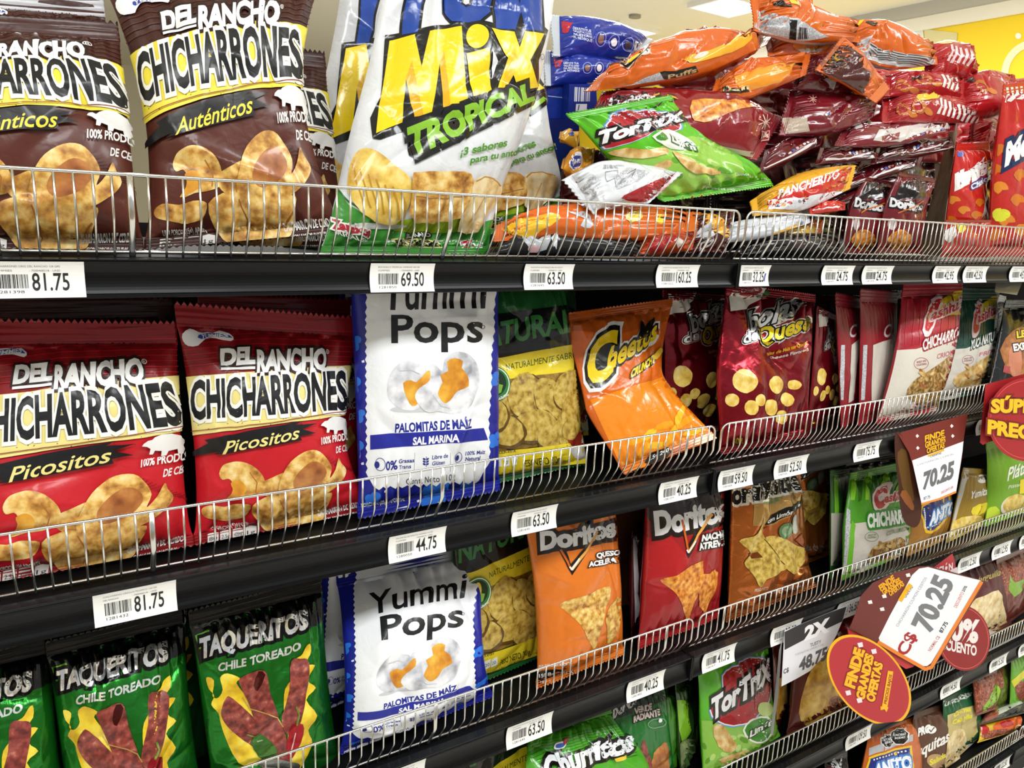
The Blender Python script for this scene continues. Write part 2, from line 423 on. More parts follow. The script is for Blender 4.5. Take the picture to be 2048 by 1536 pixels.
def quad(bl, br, tr, tl, T=0.06, seed=1, **k):
    """pouch whose four corners are seen at picture points with depths: (px, py, Y)"""
    return Pouch(rows_quad(unproj(*bl), unproj(*br), unproj(*tr), unproj(*tl)), T, seed, **k)

def standz(level, xl, xr, Yb, zt, xtl, xtr, Yt, T=0.06, seed=1, turn=0.0, lift=0.005, **k):
    """as stand(), with the top at height zt below the shelf above; top corners at picture columns xtl, xtr"""
    z = RT[level] + lift; zt = RT[level - 1] - RH[level - 1] - zt
    return Pouch(rows_quad(on_line(xl, Yb, z), on_line(xr, Yb + turn, z), on_line(xtr, Yt + turn, zt), on_line(xtl, Yt, zt)), T, seed, **k)
def lerp(a, b, t): return (a[0] + (b[0] - a[0]) * t, a[1] + (b[1] - a[1]) * t)

class Card:
    """a thin sheet cut to an outline measured in the picture and lying on a (possibly bent) carrier surface"""
    def __init__(s, rows, fin='p', e=7.0):
        s.c = Pouch(rows, 0.0, 1, sb=0.0, st=0.0, wr=0.0, narrow=0.0); s.pr = Print(s.c, fin, e)
    def build(s, name, outline, film, parent=None, back=None, label=None, cat=None, group=None, th=0.0006, sm=0):
        O = smooth_pts(outline, sm) if sm else np.asarray(outline, float)
        T = refine(poly_tris(O), s.pr.e); q = T.reshape(-1, 2); f = s.c.inv(q); T = np.arange(len(q)).reshape(-1, 3)
        key = np.round(f * 40000).astype(np.int64); _, ix, iv = np.unique(key[:, 0] * 100003 + key[:, 1], return_index=True, return_inverse=True); f = f[ix]; T = iv[T]
        a = f[T[:, 1]] - f[T[:, 0]]; b = f[T[:, 2]] - f[T[:, 0]]; cr = a[:, 0] * b[:, 1] - a[:, 1] * b[:, 0]; T = T[np.abs(cr) > 1e-9]; cr = cr[np.abs(cr) > 1e-9]
        T = np.where((cr * s.c.sg < 0)[:, None], T[:, ::-1], T)
        n = s.c.N(f[:, 0], f[:, 1]); P = s.c.S(f[:, 0], f[:, 1]); m = len(P)
        V = [P, P - n * th]; N = [n, -n]; F = T.tolist() + (T[:, ::-1] + m).tolist(); I = [0] * len(T) + [1] * len(T); mats = [ink(film, s.pr.fin), ink(back or film, s.pr.fin)]
        E = {}
        for t in T:
            for k in range(3):
                e = (t[k], t[(k + 1) % 3]); E[e] = 1
        for (a_, b_) in E:
            if (b_, a_) not in E: F.append([a_, a_ + m, b_ + m, b_]); I.append(0)
        n0 = 2 * m
        for f2, T2, mt, ly in s.pr.items:
            n2 = s.c.N(f2[:, 0], f2[:, 1]); V.append(s.c.S(f2[:, 0], f2[:, 1]) + n2 * (0.00015 + 0.00012 * ly)); N.append(n2)
            if mt not in mats: mats.append(mt)
            F += ((T2 if s.c.sg > 0 else T2[:, ::-1]) + n0).tolist(); I += [mats.index(mt)] * len(T2); n0 += len(f2)
        o = mesh_obj(name, np.concatenate(V), F, mats, I, parent, origin=None if parent else np.mean(P, 0), normals=np.concatenate(N))
        if parent is None: tag(o, label, cat, group)
        return o
# ---------------------------------------------------------------- room
wall_m = mat('wall_cream', 'e9e2cd', 0.8); ceil_m = mat('ceiling_cream', 'efe8d6', 0.85)
def panel(name, a, b, m, kind='structure', **k):
    o = MB().box(a, b).obj(name, m); return tag(o, kind=kind, **k)
WX = 7.0
panel('floor', (-5, -4, -0.05), (12, 16, 0), mat('floor_tile', 'dedad2', 0.25, noise=(3, [(0.3, 'd6d2c8'), (0.7, 'e6e3dc')], 3)))
panel('ceiling', (-5, -4, CEIL), (12, 16, CEIL + 0.05), ceil_m)
panel('wall_back', (-5, 16, 0), (12, 16.1, CEIL), wall_m)
panel('opposite_shelving', (-5, -3.1, 0), (12, -3.0, 1.7), mat('aisle_goods', '4a4644', 0.6, noise=(9, [(0.3, '4a4644'), (0.45, '8b6058'), (0.55, '7d8570'), (0.7, 'b6b19f')], 2)))  # unseen shelving across the aisle as a plain block, lowered and lightened for bounce light
panel('wall_left', (-5.1, -4, 0), (-5, 16, CEIL), wall_m)
panel('wall_right', (WX + .004, -4, 2.5), (WX + .1, 16, CEIL), mat('wall_yellow', 'f2cf1d', 0.6))
panel('wall_right_base', (WX + .004, -4, 0), (WX + .1, 16, 2.5), mat('wall_base', 'b9b7b0', 0.6))  # unseen lower wall, made grey to keep yellow bounce off the bags
def wallpt(px, py): return unprojx(px, py, WX)
# soffit beam that runs above the yellow wall
zb = wallpt(1900, 52)[2]
panel('trim_1', (WX - .02, -4, zb + 0.13), (WX, 16, CEIL), mat('beam_grey', 'c6c4bd', 0.8))
panel('trim_2', (WX - .03, -4, zb), (WX, 16, zb + 0.13), mat('beam_cream', 'f1ecdd', 0.8))
# flat mural shapes painted on the yellow wall
def mural(name, pts, c, label, cat='mural shape', th=0.004):
    P = [unprojx(x, y, WX) for x, y in pts]; n = len(P)
    V = P + [p + np.array([-th, 0, 0]) for p in P]; F = [list(range(n)), list(range(n, 2 * n))[::-1]] + [[i, (i + 1) % n, n + (i + 1) % n, n + i] for i in range(n)]
    o = mesh_obj(name, V, F, mat('mural_' + c, c, 0.6), smooth=False); tag(o, label, cat, 'shapes painted on the yellow wall')
mural('painted_rectangle', [(1826, 60), (1846, 56), (1850, 96), (1828, 100)], 'e4e2dc', 'pale grey rectangle painted on the yellow wall beside the dark sketched crate')
mural('painted_crate', [(1849, 58), (1915, 66), (1912, 100), (1850, 96)], 'd9cf96', 'faint pale crate outline painted on the yellow wall')
def arc(cx, cy, r0, r1, a0, a1, n=16):
    return [(cx + r1 * math.cos(a0 + (a1 - a0) * k / n), cy - r1 * math.sin(a0 + (a1 - a0) * k / n)) for k in range(n + 1)] + [(cx + r0 * math.cos(a1 + (a0 - a1) * k / n), cy - r0 * math.sin(a1 + (a0 - a1) * k / n)) for k in range(n + 1)]
mural('painted_swirl', arc(2075, 150, 58, 72, 1.6, 3.3), 'efe6b4', 'pale curved band painted on the yellow wall, end of the frame')
mural('painted_dot', arc(2037, 72, 0.01, 6, 0, 6.28), 'f4efdc', 'small white dot painted on the yellow wall above the pale curve')

# lamps let into the ceiling
for i, (lx, ly) in enumerate(LAMPS):
    o = empty('ceiling_light', (lx, ly, CEIL - 0.02), {8: 'white light panel cut by the upper edge above the long orange bag', 9: 'white light panel in the ceiling just above the blue cookie packs'}.get(i, 'unseen white rectangular light panel in the ceiling over the aisles'), 'ceiling light', 'light panels in the ceiling')
    hx, hy = lamp_size(ly)[0] / 2, lamp_size(ly)[1] / 2
    f = MB()
    for x0, y0, x1, y1 in ((-hx - .03, -hy - .03, hx + .03, -hy), (-hx - .03, hy, hx + .03, hy + .03), (-hx - .03, -hy, -hx, hy), (hx, -hy, hx + .03, hy)): f.box((lx + x0, ly + y0, CEIL - .05), (lx + x1, ly + y1, CEIL))
    f.obj('frame', mat('lamp_frame', 'f2f2f0', 0.5), o)
    MB().box((lx - hx, ly - hy, CEIL - .035), (lx + hx, ly + hy, CEIL - .02)).obj('diffuser', mat('lamp_diffuser', 'fffdf6', 0.5, emit=4.0), o)
p = unprojz(1270, 30, CEIL)
o = MB().tube([p + np.array([0, 0, -0.03]), p], 0.07, 20).obj('smoke_detector', mat('detector', '9a9588', 0.6)); tag(o, 'small round grey disc on the cream ceiling', 'smoke detector')

# ---------------------------------------------------------------- gondola
ZC = CAM[2]
LEV = [0, ZC - 0.070, ZC - 0.4253, ZC - 0.787, ZC - 1.159, ZC - 1.572]    # top of each price rail, from the top shelf down
RT.update({i: LEV[i] for i in range(1, 6)})
RH = [0, 0.0385, 0.042, 0.045, 0.045, 0.045]
DEPTH = 0.44
black = mat('shelf_black', '08090a', 0.5, spec=0.2); railm = mat('rail_black', '08090b', 0.32, coat=0.05, spec=0.2)
edge_m = mat('rail_edge', '2a2d31', 0.25, metal=0.6)
chrome = mat('chrome_wire', 'd9d9d6', 0.22, 1.0)
BAYS = [(-1.5, 0.0), (0.0, 1.5), (1.5, 3.0)]
BN = ['nearest bay', 'middle bay', 'farthest bay']
LN = ['', 'topmost shelf', 'second shelf from the top', 'third shelf from the top', 'fourth shelf from the top', 'lowest shelf']
def rail_y(t):       # t 0..1 bottom to top of the concave label channel
    return 0.0045 * math.sin(math.pi * t) ** 0.8
fence_cache = {}
def fence(bi, lv):
    x0, x1 = BAYS[bi]; z = LEV[lv]
    nm = 'chrome wire fence along the front of the %s, %s' % (LN[lv], BN[bi])
    o = empty('wire_fence', (x0, 0.0, z), nm, 'wire fence', 'chrome wire fences on the shelf fronts')
    a, b = x0 + 0.008, x1 - 0.008; zt = z + 0.083; zb_ = z + 0.035; r = 0.00125
    key = round(b - a, 3)
    if key not in fence_cache:
        # top wire with rounded ends running down to the bent foot
        def foot(x, s): return [(x, 0.0, zb_ + 0.004), (x, 0.004, zb_ - 0.004), (x, 0.022, z + 0.006)]
        c = 0.014
        arcL = [(a + c - c * math.sin(q), 0, zt - c + c * math.cos(q)) for q in [k * math.pi / 10 for k in range(6)]]
        top = foot(a, 1)[::-1] + arcL[::-1] + [(b - c + c * math.sin(q), 0, zt - c + c * math.cos(q)) for q in [k * math.pi / 10 for k in range(6)]] + foot(b, 1)
        t = MB().tube(top, 0.0019, 8).obj('top_wire', chrome, o, smooth=True)
        bt = MB().tube([(a, 0.022, z + 0.006), (b, 0.022, z + 0.006)], 0.0019, 8).obj('bottom_wire', chrome, o, smooth=True)
        def wire(rr, flat): return [(0, -0.001, zt - z), (0, -0.001, zb_ - z + 0.006), (0, 0.0015, zb_ - z), (0, 0.005, zb_ - z - 0.006), (0, 0.019, 0.006), (0, 0.0198, 0.0012)]
        w0 = mesh_obj('wire', *(lambda m: (m.V, m.F))(MB().tube(wire(r, 1), r, 6)), chrome, None, origin=(0, 0, 0))
        f0 = mesh_obj('flat_bar', *(lambda m: (m.V, m.F))(MB().tube(wire(r, 1), 0.0014, 8, flat=2.2)), chrome, None, origin=(0, 0, 0))
        fence_cache[key] = (t.data, bt.data, w0.data, f0.data); bpy.data.objects.remove(w0); bpy.data.objects.remove(f0)
    else:
        for nme, d in zip(('top_wire', 'bottom_wire'), fence_cache[key][:2]):
            q = bpy.data.objects.new(nme, d); COL.objects.link(q); q.parent = o
    n = int(round((b - a) / 0.0162)); thick = {4, n - 4, n - 32, n - 54}
    for k in range(1, n):
        x = a + (b - a) * k / n
        q = bpy.data.objects.new('flat_bar' if k in thick else 'wire', fence_cache[key][3 if k in thick else 2]); COL.objects.link(q); q.parent = o; q.location = (x - x0, 0, 0)
def shelf(bi, lv):
    x0, x1 = BAYS[bi]; z = LEV[lv]; h = RH[lv]
    o = empty('gondola_shelf', (x0, 0, z), 'black metal shelf with price rail, %s, %s' % (LN[lv], BN[bi]), 'shelf', 'black gondola shelves')
    d = MB().box((x0 + .002, 0.012, z - 0.006), (x1 - .002, DEPTH, z - 0.001))
    d.box((x0 + .002, 0.012, z - 0.030), (x1 - .002, 0.016, z - 0.006)).box((x0 + .002, DEPTH - .004, z - 0.03), (x1 - .002, DEPTH, z - 0.006))
    for k in range(3): d.box((x0 + .1 + k * (x1 - x0 - .2) / 2 - .01, 0.016, z - .022), (x0 + .1 + k * (x1 - x0 - .2) / 2 + .01, DEPTH - .004, z - .006))
    d.obj('deck', black, o)
    n = 10; prof = [(0.0, z), (-0.0015, z - 0.002)] + [(rail_y(k / n), z - 0.004 - (h - 0.009) * (k / n)) for k in range(n + 1)] + [(-0.002, z - h + 0.004), (-0.0025, z - h + 0.001), (0.0, z - h), (0.011, z - h), (0.011, z)]
    MB().extrude_x(prof, x0 + .003, x1 - .003).obj('price_rail', railm, o, smooth=False)
    MB().extrude_x([(-.0022, z - .0006), (-.0022, z + .0006), (.012, z + .0006), (.012, z - .0006)], x0 + .003, x1 - .003).obj('rail_lip', edge_m, o)
    for xe in (x0 + .0005, x1 - .0035): MB().box((xe, -0.004, z - h - .001), (xe + .003, 0.014, z + .001)).obj('end_cap', black, o)
for bi in range(3):
    for lv in range(1, 6): shelf(bi, lv); fence(bi, lv)
    x0, x1 = BAYS[bi]
    o = empty('shelving_unit', (x0, DEPTH, 0), 'black back panel and upright of the shelving, %s' % BN[bi], 'shelving', 'black uprights and backs of the shelving')
    MB().box((x0 + .02, DEPTH + .006, 0.1), (x1 - .02, DEPTH + .02, LEV[1] + 0.02)).obj('back_panel', mat('back_panel', '121214', 0.7), o)
    MB().box((x0 - .018, DEPTH + .003, 0.0), (x0 + .018, DEPTH + .04, LEV[1] + 0.02)).obj('upright', black, o)
    tag(MB().box((x0, 0.03, 0.0), (x1, 0.05, LEV[5] - 0.05)).obj('kick_plate', black), 'black kick plate under the lowest shelf, %s' % BN[bi], 'kick plate')

# ---------------------------------------------------------------- price labels in the rails
paper = mat('label_paper', 'f3f2ee', 0.45); lab_ink = mat('label_ink', '1c1c1e', 0.6); lab_grey = mat('label_grey_ink', '6d6d70', 0.6); pen_m = mat('pen_mark', '5b5bb0', 0.5)
def price_label(lv, xl, xr, price, code, line1, line2, note, tilt=0.0, W=0.083, name='price_label'):
    z = LEV[lv]; h = RH[lv]; z0 = z - h + 0.002; z1 = z - 0.002
    xa = on_line(xl, 0.0, (z0 + z1) / 2)[0]
    if xr is not None: W = on_line(xr, 0.0, (z0 + z1) / 2)[0] - xa
    Wt = 0.083; H = z1 - z0
    def at(a, b, off):      # a 0..1 across, b 0..1 up
        y = rail_y(1 - np.clip((b * H - 0.002) / (H - 0.005), 0, 1)) if not isinstance(b, np.ndarray) else 0
        return None
    def pts(A, off):
        A = np.asarray(A, float).reshape(-1, 2); t = np.clip(A[:, 1], 0, 1)
        y = 0.0045 * np.sin(np.pi * t) ** 0.8 - 0.0032
        return np.stack([xa + A[:, 0] * W + tilt * (A[:, 1] - .5) * H, y - off, z0 + A[:, 1] * H], 1)
    n = 10; V = []; F = []; I = []
    g = np.array([(i, j / n) for j in range(n + 1) for i in (0, 1)]); front = pts(g, 0); back = pts(g, -0.0003); V = np.concatenate([front, back]).tolist(); m = 2 * (n + 1)
    for j in range(n):
        a = 2 * j; F += [[a, a + 1, a + 3, a + 2], [m + a + 2, m + a + 3, m + a + 1, m + a], [a, a + 2, m + a + 2, m + a], [a + 1, m + a + 1, m + a + 3, a + 3]]
    F += [[0, m, m + 1, 1], [2 * n, 2 * n + 1, m + 2 * n + 1, m + 2 * n]]; I = [0] * len(F)
    def add(T, mi):
        nonlocal V
        T = refine(T, 0.12); b = len(V); P = pts(T.reshape(-1, 2), 0.00018); V = V + P.tolist()
        for k in range(len(T)): F.append([b + 3 * k, b + 3 * k + 1, b + 3 * k + 2]); I.append(mi)
    s = Wt / W
    def txt(body, x, y, w, h_, mi, bold=0.0):
        T, tw = text_tris(body, bold); T = T.copy(); T[..., 0] = (x + T[..., 0] / tw * w); T[..., 1] = y + T[..., 1] * h_; add(T, mi)
    txt(line1, .12, .84, .64, .055, 2); txt(line2[0], .12, .72, .18, .055, 2); txt(line2[1], .46, .72, .30, .055, 2)
    g2 = random.Random(code); x = .13; bars = []
    while x < .44:
        w = g2.choice([.004, .004, .008, .012]); bars.append((x, min(w, .45 - x))); x += w + g2.choice([.004, .006, .01])
    T = []
    for bx, bw in bars: T += [[(bx, .26), (bx + bw, .26), (bx + bw, .64)], [(bx, .26), (bx + bw, .64), (bx, .64)]]
    add(np.array(T), 1)
    txt(str(code), .14, .13, .26, .08, 1); txt(price, .48, .2, .36, .5, 1, 0.012)
    if 'pen' in note:
        add(np.array([[(.84, .22), (.88, .22), (.92, .6)], [(.84, .22), (.92, .6), (.87, .6)]]), 3)
    o = mesh_obj(name, V, F, [paper, lab_ink, lab_grey, pen_m], I, None, smooth=False)
    tag(o, 'white label reading %s %s' % (price, note), 'price label', 'white price labels in the shelf rails')
LB = [
    (1, -40, 170, '81.75', 1281398, 'CHICHARRONES ORIG DEL RANCHO 124 GRS', ('YUMMIES', '- 7500468218 - UND'), 'on the top price rail under the brown pork rind bags'),
    (1, 740, 868, '69.50', 1281850, 'BOCADILLO TROPICAL FAMILIAR 200 GR', ('YUMMIES', '- 7500468475 - UND'), 'on the top price rail under the white tropical mix bag'),
    (1, 1048, 1146, '63.50', 1281645, 'NACHITOS NATURALES 300 GR ADICO', ('YUMMIES', '- 7500468132 - UND'), 'on the top price rail under the tossed orange bag'),
    (1, 1313, 1396, '160.25', 1281022, 'DORITOS A QUESO PARTY 275 GR', ('DORITOS', '- 7500468004 - UND'), 'on the top price rail just before the bay joint'),
    (1, 1478, 1538, '32.25', 1281311, 'CHIPS RANCHERITOS 56 G', ('DINANT', '- 7500468311 - UN'), 'with a blue pen mark beside the bay joint'),
    (1, 1644, 1706, '24.75', 1281477, 'DORITOS NACHO 58 G', ('DORITOS', '- 7500468477 - UN'), 'on the top rail, nearer of two with this price'),
    (1, 1725, 1784, '24.75', 1281478, 'DORITOS QUESO 58 G', ('DORITOS', '- 7500468478 - UN'), 'on the top rail, farther of two with this price'),
    (1, 1866, 1916, '42.95', 1281511, 'MENEITOS CLASICO 115 G', ('MENEITOS', '- 7500468511 - UN'), 'on the top price rail under the red snack bags'),
    (1, 1927, 1973, '42.50', 1281512, 'MENEITOS FIESTA 110 G', ('MENEITOS', '- 7500468512 - UN'), 'on the top price rail, second from its far end'),
    (1, 2020, 2064, '45.50', 1281513, 'MENEITOS QUESO 110 G', ('MENEITOS', '- 7500468513 - UN'), 'on the top price rail at its far end'),
    (2, 187, 353, '81.75', 1281432, 'CHICHARRON CRIOLLO PICOSITO 120 GR', ('DEL RANCHO', '- 7500468136 - UND'), 'on the second price rail above the green taquito bags'),
    (2, 777, 891, '44.75', 1280050, 'PALOMITAS DE MAIZ SAL MARINA 110 GR', ('YUMMIES', '- 7500468134 - UND'), 'on the second price rail above the popcorn bag'),
    (2, 1023, 1113, '63.50', 1281645, 'NACHITOS NATURALES 300 GR ADICO', ('YUMMIES', '- 7500468132 - UND'), 'on the second price rail above the orange corn chip bag'),
    (2, 1318, 1394, '40.25', 1281777, 'CHEETOS CRUNCHY 100 GR', ('CHEETOS', '- 7500468777 - UN'), 'on the second price rail before the bay joint'),
    (2, 1437, 1506, '59.50', 1281605, 'BOLITAS DE QUESO 200 G', ('DIANA', '- 7500468605 - UN'), 'on the second price rail just after the bay joint'),
    (2, 1549, 1614, '52.50', 1281525, 'CHICHARRON CASHITAS 80 G', ('CASHITAS', '- 7500468525 - UN'), 'on the second price rail above the gold chip bags'),
    (2, 1708, 1759, '75.75', 1281757, 'CHICHARRON LIMON 90 G', ('CASHITAS', '- 7500468757 - UN'), 'on the second price rail above the green striped bag'),
    (2, 1953, 2000, '39.50', 1281395, 'YUCA NATURAL 90 G', ('CASHITAS', '- 7500468395 - UN'), 'on the second price rail behind the red round sign'),
    (3, 756, 850, '44.75', 1280050, 'PALOMITAS DE MAIZ SAL MARINA 110 GR', ('YUMMIES', '- 7500468134 - UND'), 'on the third price rail, cut by the lower edge'),
    (3, 1013, 1104, '63.50', 1281645, 'NACHITOS NATURALES 300 GR ADICO', ('YUMMIES', '- 7500468132 - UND'), 'on the third price rail above the crumpled green bag'),
    (3, 1254, 1328, '40.25', 1281402, 'DORITOS QUESO ACELERADO 90 GR', ('DORITOS', '- 7500468402 - UN'), 'on the third rail above the dark green chip bag'),
    (3, 1405, 1470, '41.75', 1281417, 'DORITOS NACHO ATREVIDO 90 G', ('DORITOS', '- 7500468417 - UN'), 'on the third price rail just after the bay joint'),
    (3, 1542, 1602, '38.50', 1281385, 'TORTILLADITAS LIMON 110 G', ('YUMMIES', '- 7500468385 - UN'), 'on the third price rail behind the grey two-for-one sign'),
    (3, 1674, 1726, '36.50', 1281365, 'CHICHARRON LIMON 80 G', ('CASHITAS', '- 7500468365 - UN'), 'on the third price rail between the two tilted signs'),
    (3, 1917, 1960, '12.50', 1281125, 'PLATANITOS 45 G', ('PRO', '- 7500468125 - UN'), 'on the third price rail beside the tilted red sign'),
    (3, 1985, 2022, '12.95', 1281129, 'PLATANITOS 55 G', ('PRO', '- 7500468129 - UN'), 'on the third price rail above the bean pack'),
    (3, 2040, 2076, '13.50', 1281135, 'PLATANITOS 65 G', ('PRO', '- 7500468135 - UN'), 'on the third price rail at its far end'),
    (4, 1692, 1742, '109.50', 1281195, 'TOSTY MIX 400 G', ('TOSTY', '- 7500468195 - UN'), 'on the fourth price rail below the round yellow-edged sign'),
    (4, 1882, 1921, '14.50', 1281145, 'YUQUITAS 45 G', ('PRO', '- 7500468145 - UN'), 'on the fourth price rail above the cassava chip bags'),
    (4, 1980, 2014, '15.50', 1281155, 'FRIJOLES 40 G', ('DUCAL', '- 7500468155 - UN'), 'on the fourth price rail above the bean packs'),
    (4, 2038, 2070, '15.95', 1281159, 'FRIJOLES 60 G', ('DUCAL', '- 7500468159 - UN'), 'on the fourth price rail at its far end'),
    (5, 1988, 2020, '22.50', 1281225, 'FRIJOLES 90 G', ('DUCAL', '- 7500468225 - UN'), 'on the lowest price rail'),
]
for a in LB: price_label(*a)
# ---------------------------------------------------------------- pork rind bags (brown on the top shelf, red on the second)
def rind_print(pr, c):
    top, body, band, word, slogan = c
    P, E, Tx = pr.p_, pr.e_, pr.t_
    P([(330, 640), (730, 640), (730, 729), (693, 732), (600, 738), (500, 745), (378, 755), (340, 760)], top)
    for k in range(7): pr.line([(352, 668 + 11 * k), (520, 655 + 11 * k), (715, 664 + 10 * k)], 1.6, body)
    P([(345, 758), (378, 753), (420, 750), (470, 747), (520, 741), (600, 737), (660, 733), (720, 729), (720, 826), (690, 830), (640, 838), (560, 846), (480, 858), (420, 866), (383, 871), (345, 876)], band)
    g = random.Random(3)
    for k in range(46): E(g.uniform(380, 700), g.choice([g.uniform(738, 757), g.uniform(836, 866)]), g.uniform(.6, 2.0), g.uniform(.5, 1.2), '4a3418', g.uniform(0, 180), 6)
    Tx('DEL', 445, 730, 507, 727, 32, 'f2f2f0', .055, ('2a1412', .10), up=(.02, -1)); pr.line([(444, 739), (507, 736)], 5, 'f2f2f0')
    Tx('RANCHO', 512, 743, 651, 738, 41, 'f2f2f0', .055, ('2a1412', .10), up=(.02, -1))
    pr.ring(657, 705, 4.5, 4.5, 1.2, 'f2f2f0'); Tx('R', 655, 708, 659, 708, 5, 'f2f2f0')
    Tx('CHICHARRONES', 388, 836, 690, 816, 76, '17181a', .035, ('f4f2ea', .075), up=(-.03, -1))
    pr.line([(385, 862), (540, 845), (690, 822)], 1.6, '8a3a20')
    P([(385, 905), (420, 885), (412, 879), (470, 866), (520, 856), (600, 843), (588, 850), (630, 847), (600, 858), (628, 866), (596, 872), (600, 880), (540, 890), (470, 903), (430, 908), (440, 902), (388, 912)], '161517')
    Tx(word, 448, 906, 592, 877, 25, band, .012, lean=.28, up=(0, -1))
    w = 'e9e6e2'
    P([(640, 848), (646, 843), (652, 842), (656, 838), (664, 834), (676, 833), (686, 838), (690, 846), (689, 855), (688, 869), (683, 869), (682, 860), (672, 862), (670, 869), (664, 870), (664, 861), (656, 860), (654, 866), (649, 866), (650, 857), (644, 853), (638, 852)], w)
    Tx('100% PRODUCTO', 638, 889, 712, 876, 14, w, .03, up=(0, -1)); Tx('DE CERDO', 671, 906, 712, 898, 13, w, .03, up=(0, -1))
    for k in range(14): pr.line([(640 + 6 * k, 905 + 3 * k), (626 + 6 * k, 916 + 2 * k)], 1.2, top)
    # pork rinds
    P([(520, 970), (545, 955), (575, 945), (590, 975), (560, 1000), (530, 990)], 'rind', 3)
    P([(440, 948), (447, 932), (462, 925), (480, 923), (503, 930), (524, 948), (532, 968), (527, 984), (505, 992), (480, 996), (456, 1003), (464, 985), (466, 968), (459, 958), (446, 960)], 'rind', 3)
    P([(462, 966), (478, 960), (492, 972), (488, 988), (462, 999), (452, 1001), (466, 982)], 'popy', 3)
    P([(556, 985), (564, 950), (580, 922), (606, 903), (630, 900), (648, 914), (660, 934), (657, 955), (668, 938), (674, 916), (680, 926), (690, 940), (684, 958), (664, 978), (640, 990), (600, 1000), (566, 996)], 'rind', 3)
    P([(586, 960), (600, 938), (622, 922), (642, 928), (650, 945), (636, 966), (606, 980), (590, 978)], 'rindd', 3)
    P([(404, 1018), (420, 1010), (450, 1014), (476, 1008), (502, 1010), (494, 1032), (466, 1042), (430, 1040), (408, 1032)], 'rind', 3)
    P([(505, 1010), (548, 990), (600, 1000), (650, 985), (664, 988), (652, 1020), (640, 1042), (600, 1054), (566, 1055), (540, 1064), (520, 1050)], 'rind', 3)
    pr.line([(560, 1000), (575, 1025), (566, 1050)], 2.5, '9a6028'); pr.line([(610, 1030), (640, 1022), (655, 1005)], 2.5, '9a6028'); pr.line([(500, 945), (515, 965), (512, 985)], 2, 'a86a2c')
    # nutrition boxes
    Tx('UNA PORCION (15g) APORTA:', 420, 1061, 500, 1048, 6.5, w, .02, up=(0, -1))
    for k, n in enumerate(['80', '2.5g', '420mg', '1g']):
        x, y = 415 + 25 * k, 1086 - 4.6 * k
        P([(x, y - 18), (x + 11, y - 22), (x + 22, y - 21), (x + 22, y + 2), (x + 11, y + 5), (x, y + 4)], w); Tx(n, x + 3, y - 4, x + 19, y - 7, 8, '333333', up=(0, -1))
    Tx(slogan, 634, 1032, 722, 1012, 12, w, .03, up=(0, -1)); Tx('CON SABOR NATURAL', 646, 1042, 716, 1027, 6, w, .01, up=(0, -1))
    Tx('CONT. NETO 100g', 642, 1054, 716, 1038, 9, w, .0, up=(0, -1))
    # ribbon badge of the maker
    P([(366, 668), (378, 660), (392, 664), (404, 668), (440, 664), (462, 676), (458, 684), (436, 678), (410, 680), (396, 692), (378, 692), (368, 682)], 'f2f2f4', 2); P([(396, 672), (440, 668), (460, 678), (436, 675), (402, 680)], '3a4fa8', 2); Tx('YUMMIES', 402, 679, 452, 676, 8, 'f2f2f4', .03, up=(0, -1))
RED = ('8f161c', 'c21d28', 'eadb8a', 'Picositos', 'CHICHARRON DE CERDO'); BRN = ('41211b', '57291f', 'efdc48', 'Auténticos', 'CHICHARRON DE CERDO')
KR = dict(sb=.05, st=.085, pw=2.6)
p_red = Pouch([(0, on_line(388, .062, RT[2] + .006), on_line(742, .075, RT[2] + .006)), (.5, unproj(378, 875, .085), unproj(694, 855, .095)), (1, unproj(348, 606, .115), unproj(722, 636, .125))], .075, 11, **KR)
pr_red = Print(p_red); rind_print(pr_red, RED); pr_brn = Print(p_red); rind_print(pr_brn, BRN)
G1 = 'red pork rind bags on the second shelf'; G2 = 'brown pork rind bags on the top shelf'
bag('pork_rind_bag', 'red pork rind bag with its whole front showing, beside the white popcorn bag', p_red, pr_red, RED[1], group=G1, seal=RED[0], back='9a9a9a')
p = Pouch([(0, on_line(-62, .058, RT[2] + .006), on_line(388, .062, RT[2] + .006)), (.5, unproj(-60, 930, .075), unproj(372, 890, .085)), (1, unproj(-68, 640, .11), unproj(352, 645, .115))], .075, 12, **KR)
bag('pork_rind_bag', 'red pork rind bag cut by the frame edge, at the head of the second shelf', p, pr_red, RED[1], group=G1, seal=RED[0])
for i, (xl, xr, tl, tr, lb) in enumerate([(10, 372, (-10, 598), (345, 596), 'dark pork rind bag in shade behind the cut-off red one'), (410, 735, (395, 585), (725, 600), 'red pork rind bag in shade behind the fully visible red one')]):
    p = stand(2, xl, xr, .17, tl, tr, .2, .065, 13 + i, **KR)
    bag('pork_rind_bag', lb, p, pr_brn if i == 0 else pr_red, (BRN if i == 0 else RED)[1], group=G1, seal=(BRN if i == 0 else RED)[0])
p = Pouch([(0, on_line(288, .06, RT[1] + .006), on_line(690, .07, RT[1] + .03)), (.25, unproj(290, 390, .075), unproj(650, 355, .085)), (.6, unproj(275, 200, .10), unproj(608, 160, .11)), (1, unproj(200, -62, .15), unproj(640, -50, .16))], .075, 21, **KR)
bag('pork_rind_bag', 'brown pork rind bag with its whole front showing on the top shelf', p, pr_brn, BRN[1], group=G2, seal=BRN[0])
p = Pouch([(0, on_line(-135, .05, RT[1] + .006), on_line(288, .058, RT[1] + .006)), (.5, unproj(-160, 260, .07), unproj(268, 270, .08)), (1, unproj(-170, 15, .12), unproj(235, 46, .13))], .07, 22, **KR)
bag('pork_rind_bag', 'brown pork rind bag cut by the frame edge on the top shelf', p, pr_brn, BRN[1], group=G2, seal=BRN[0])
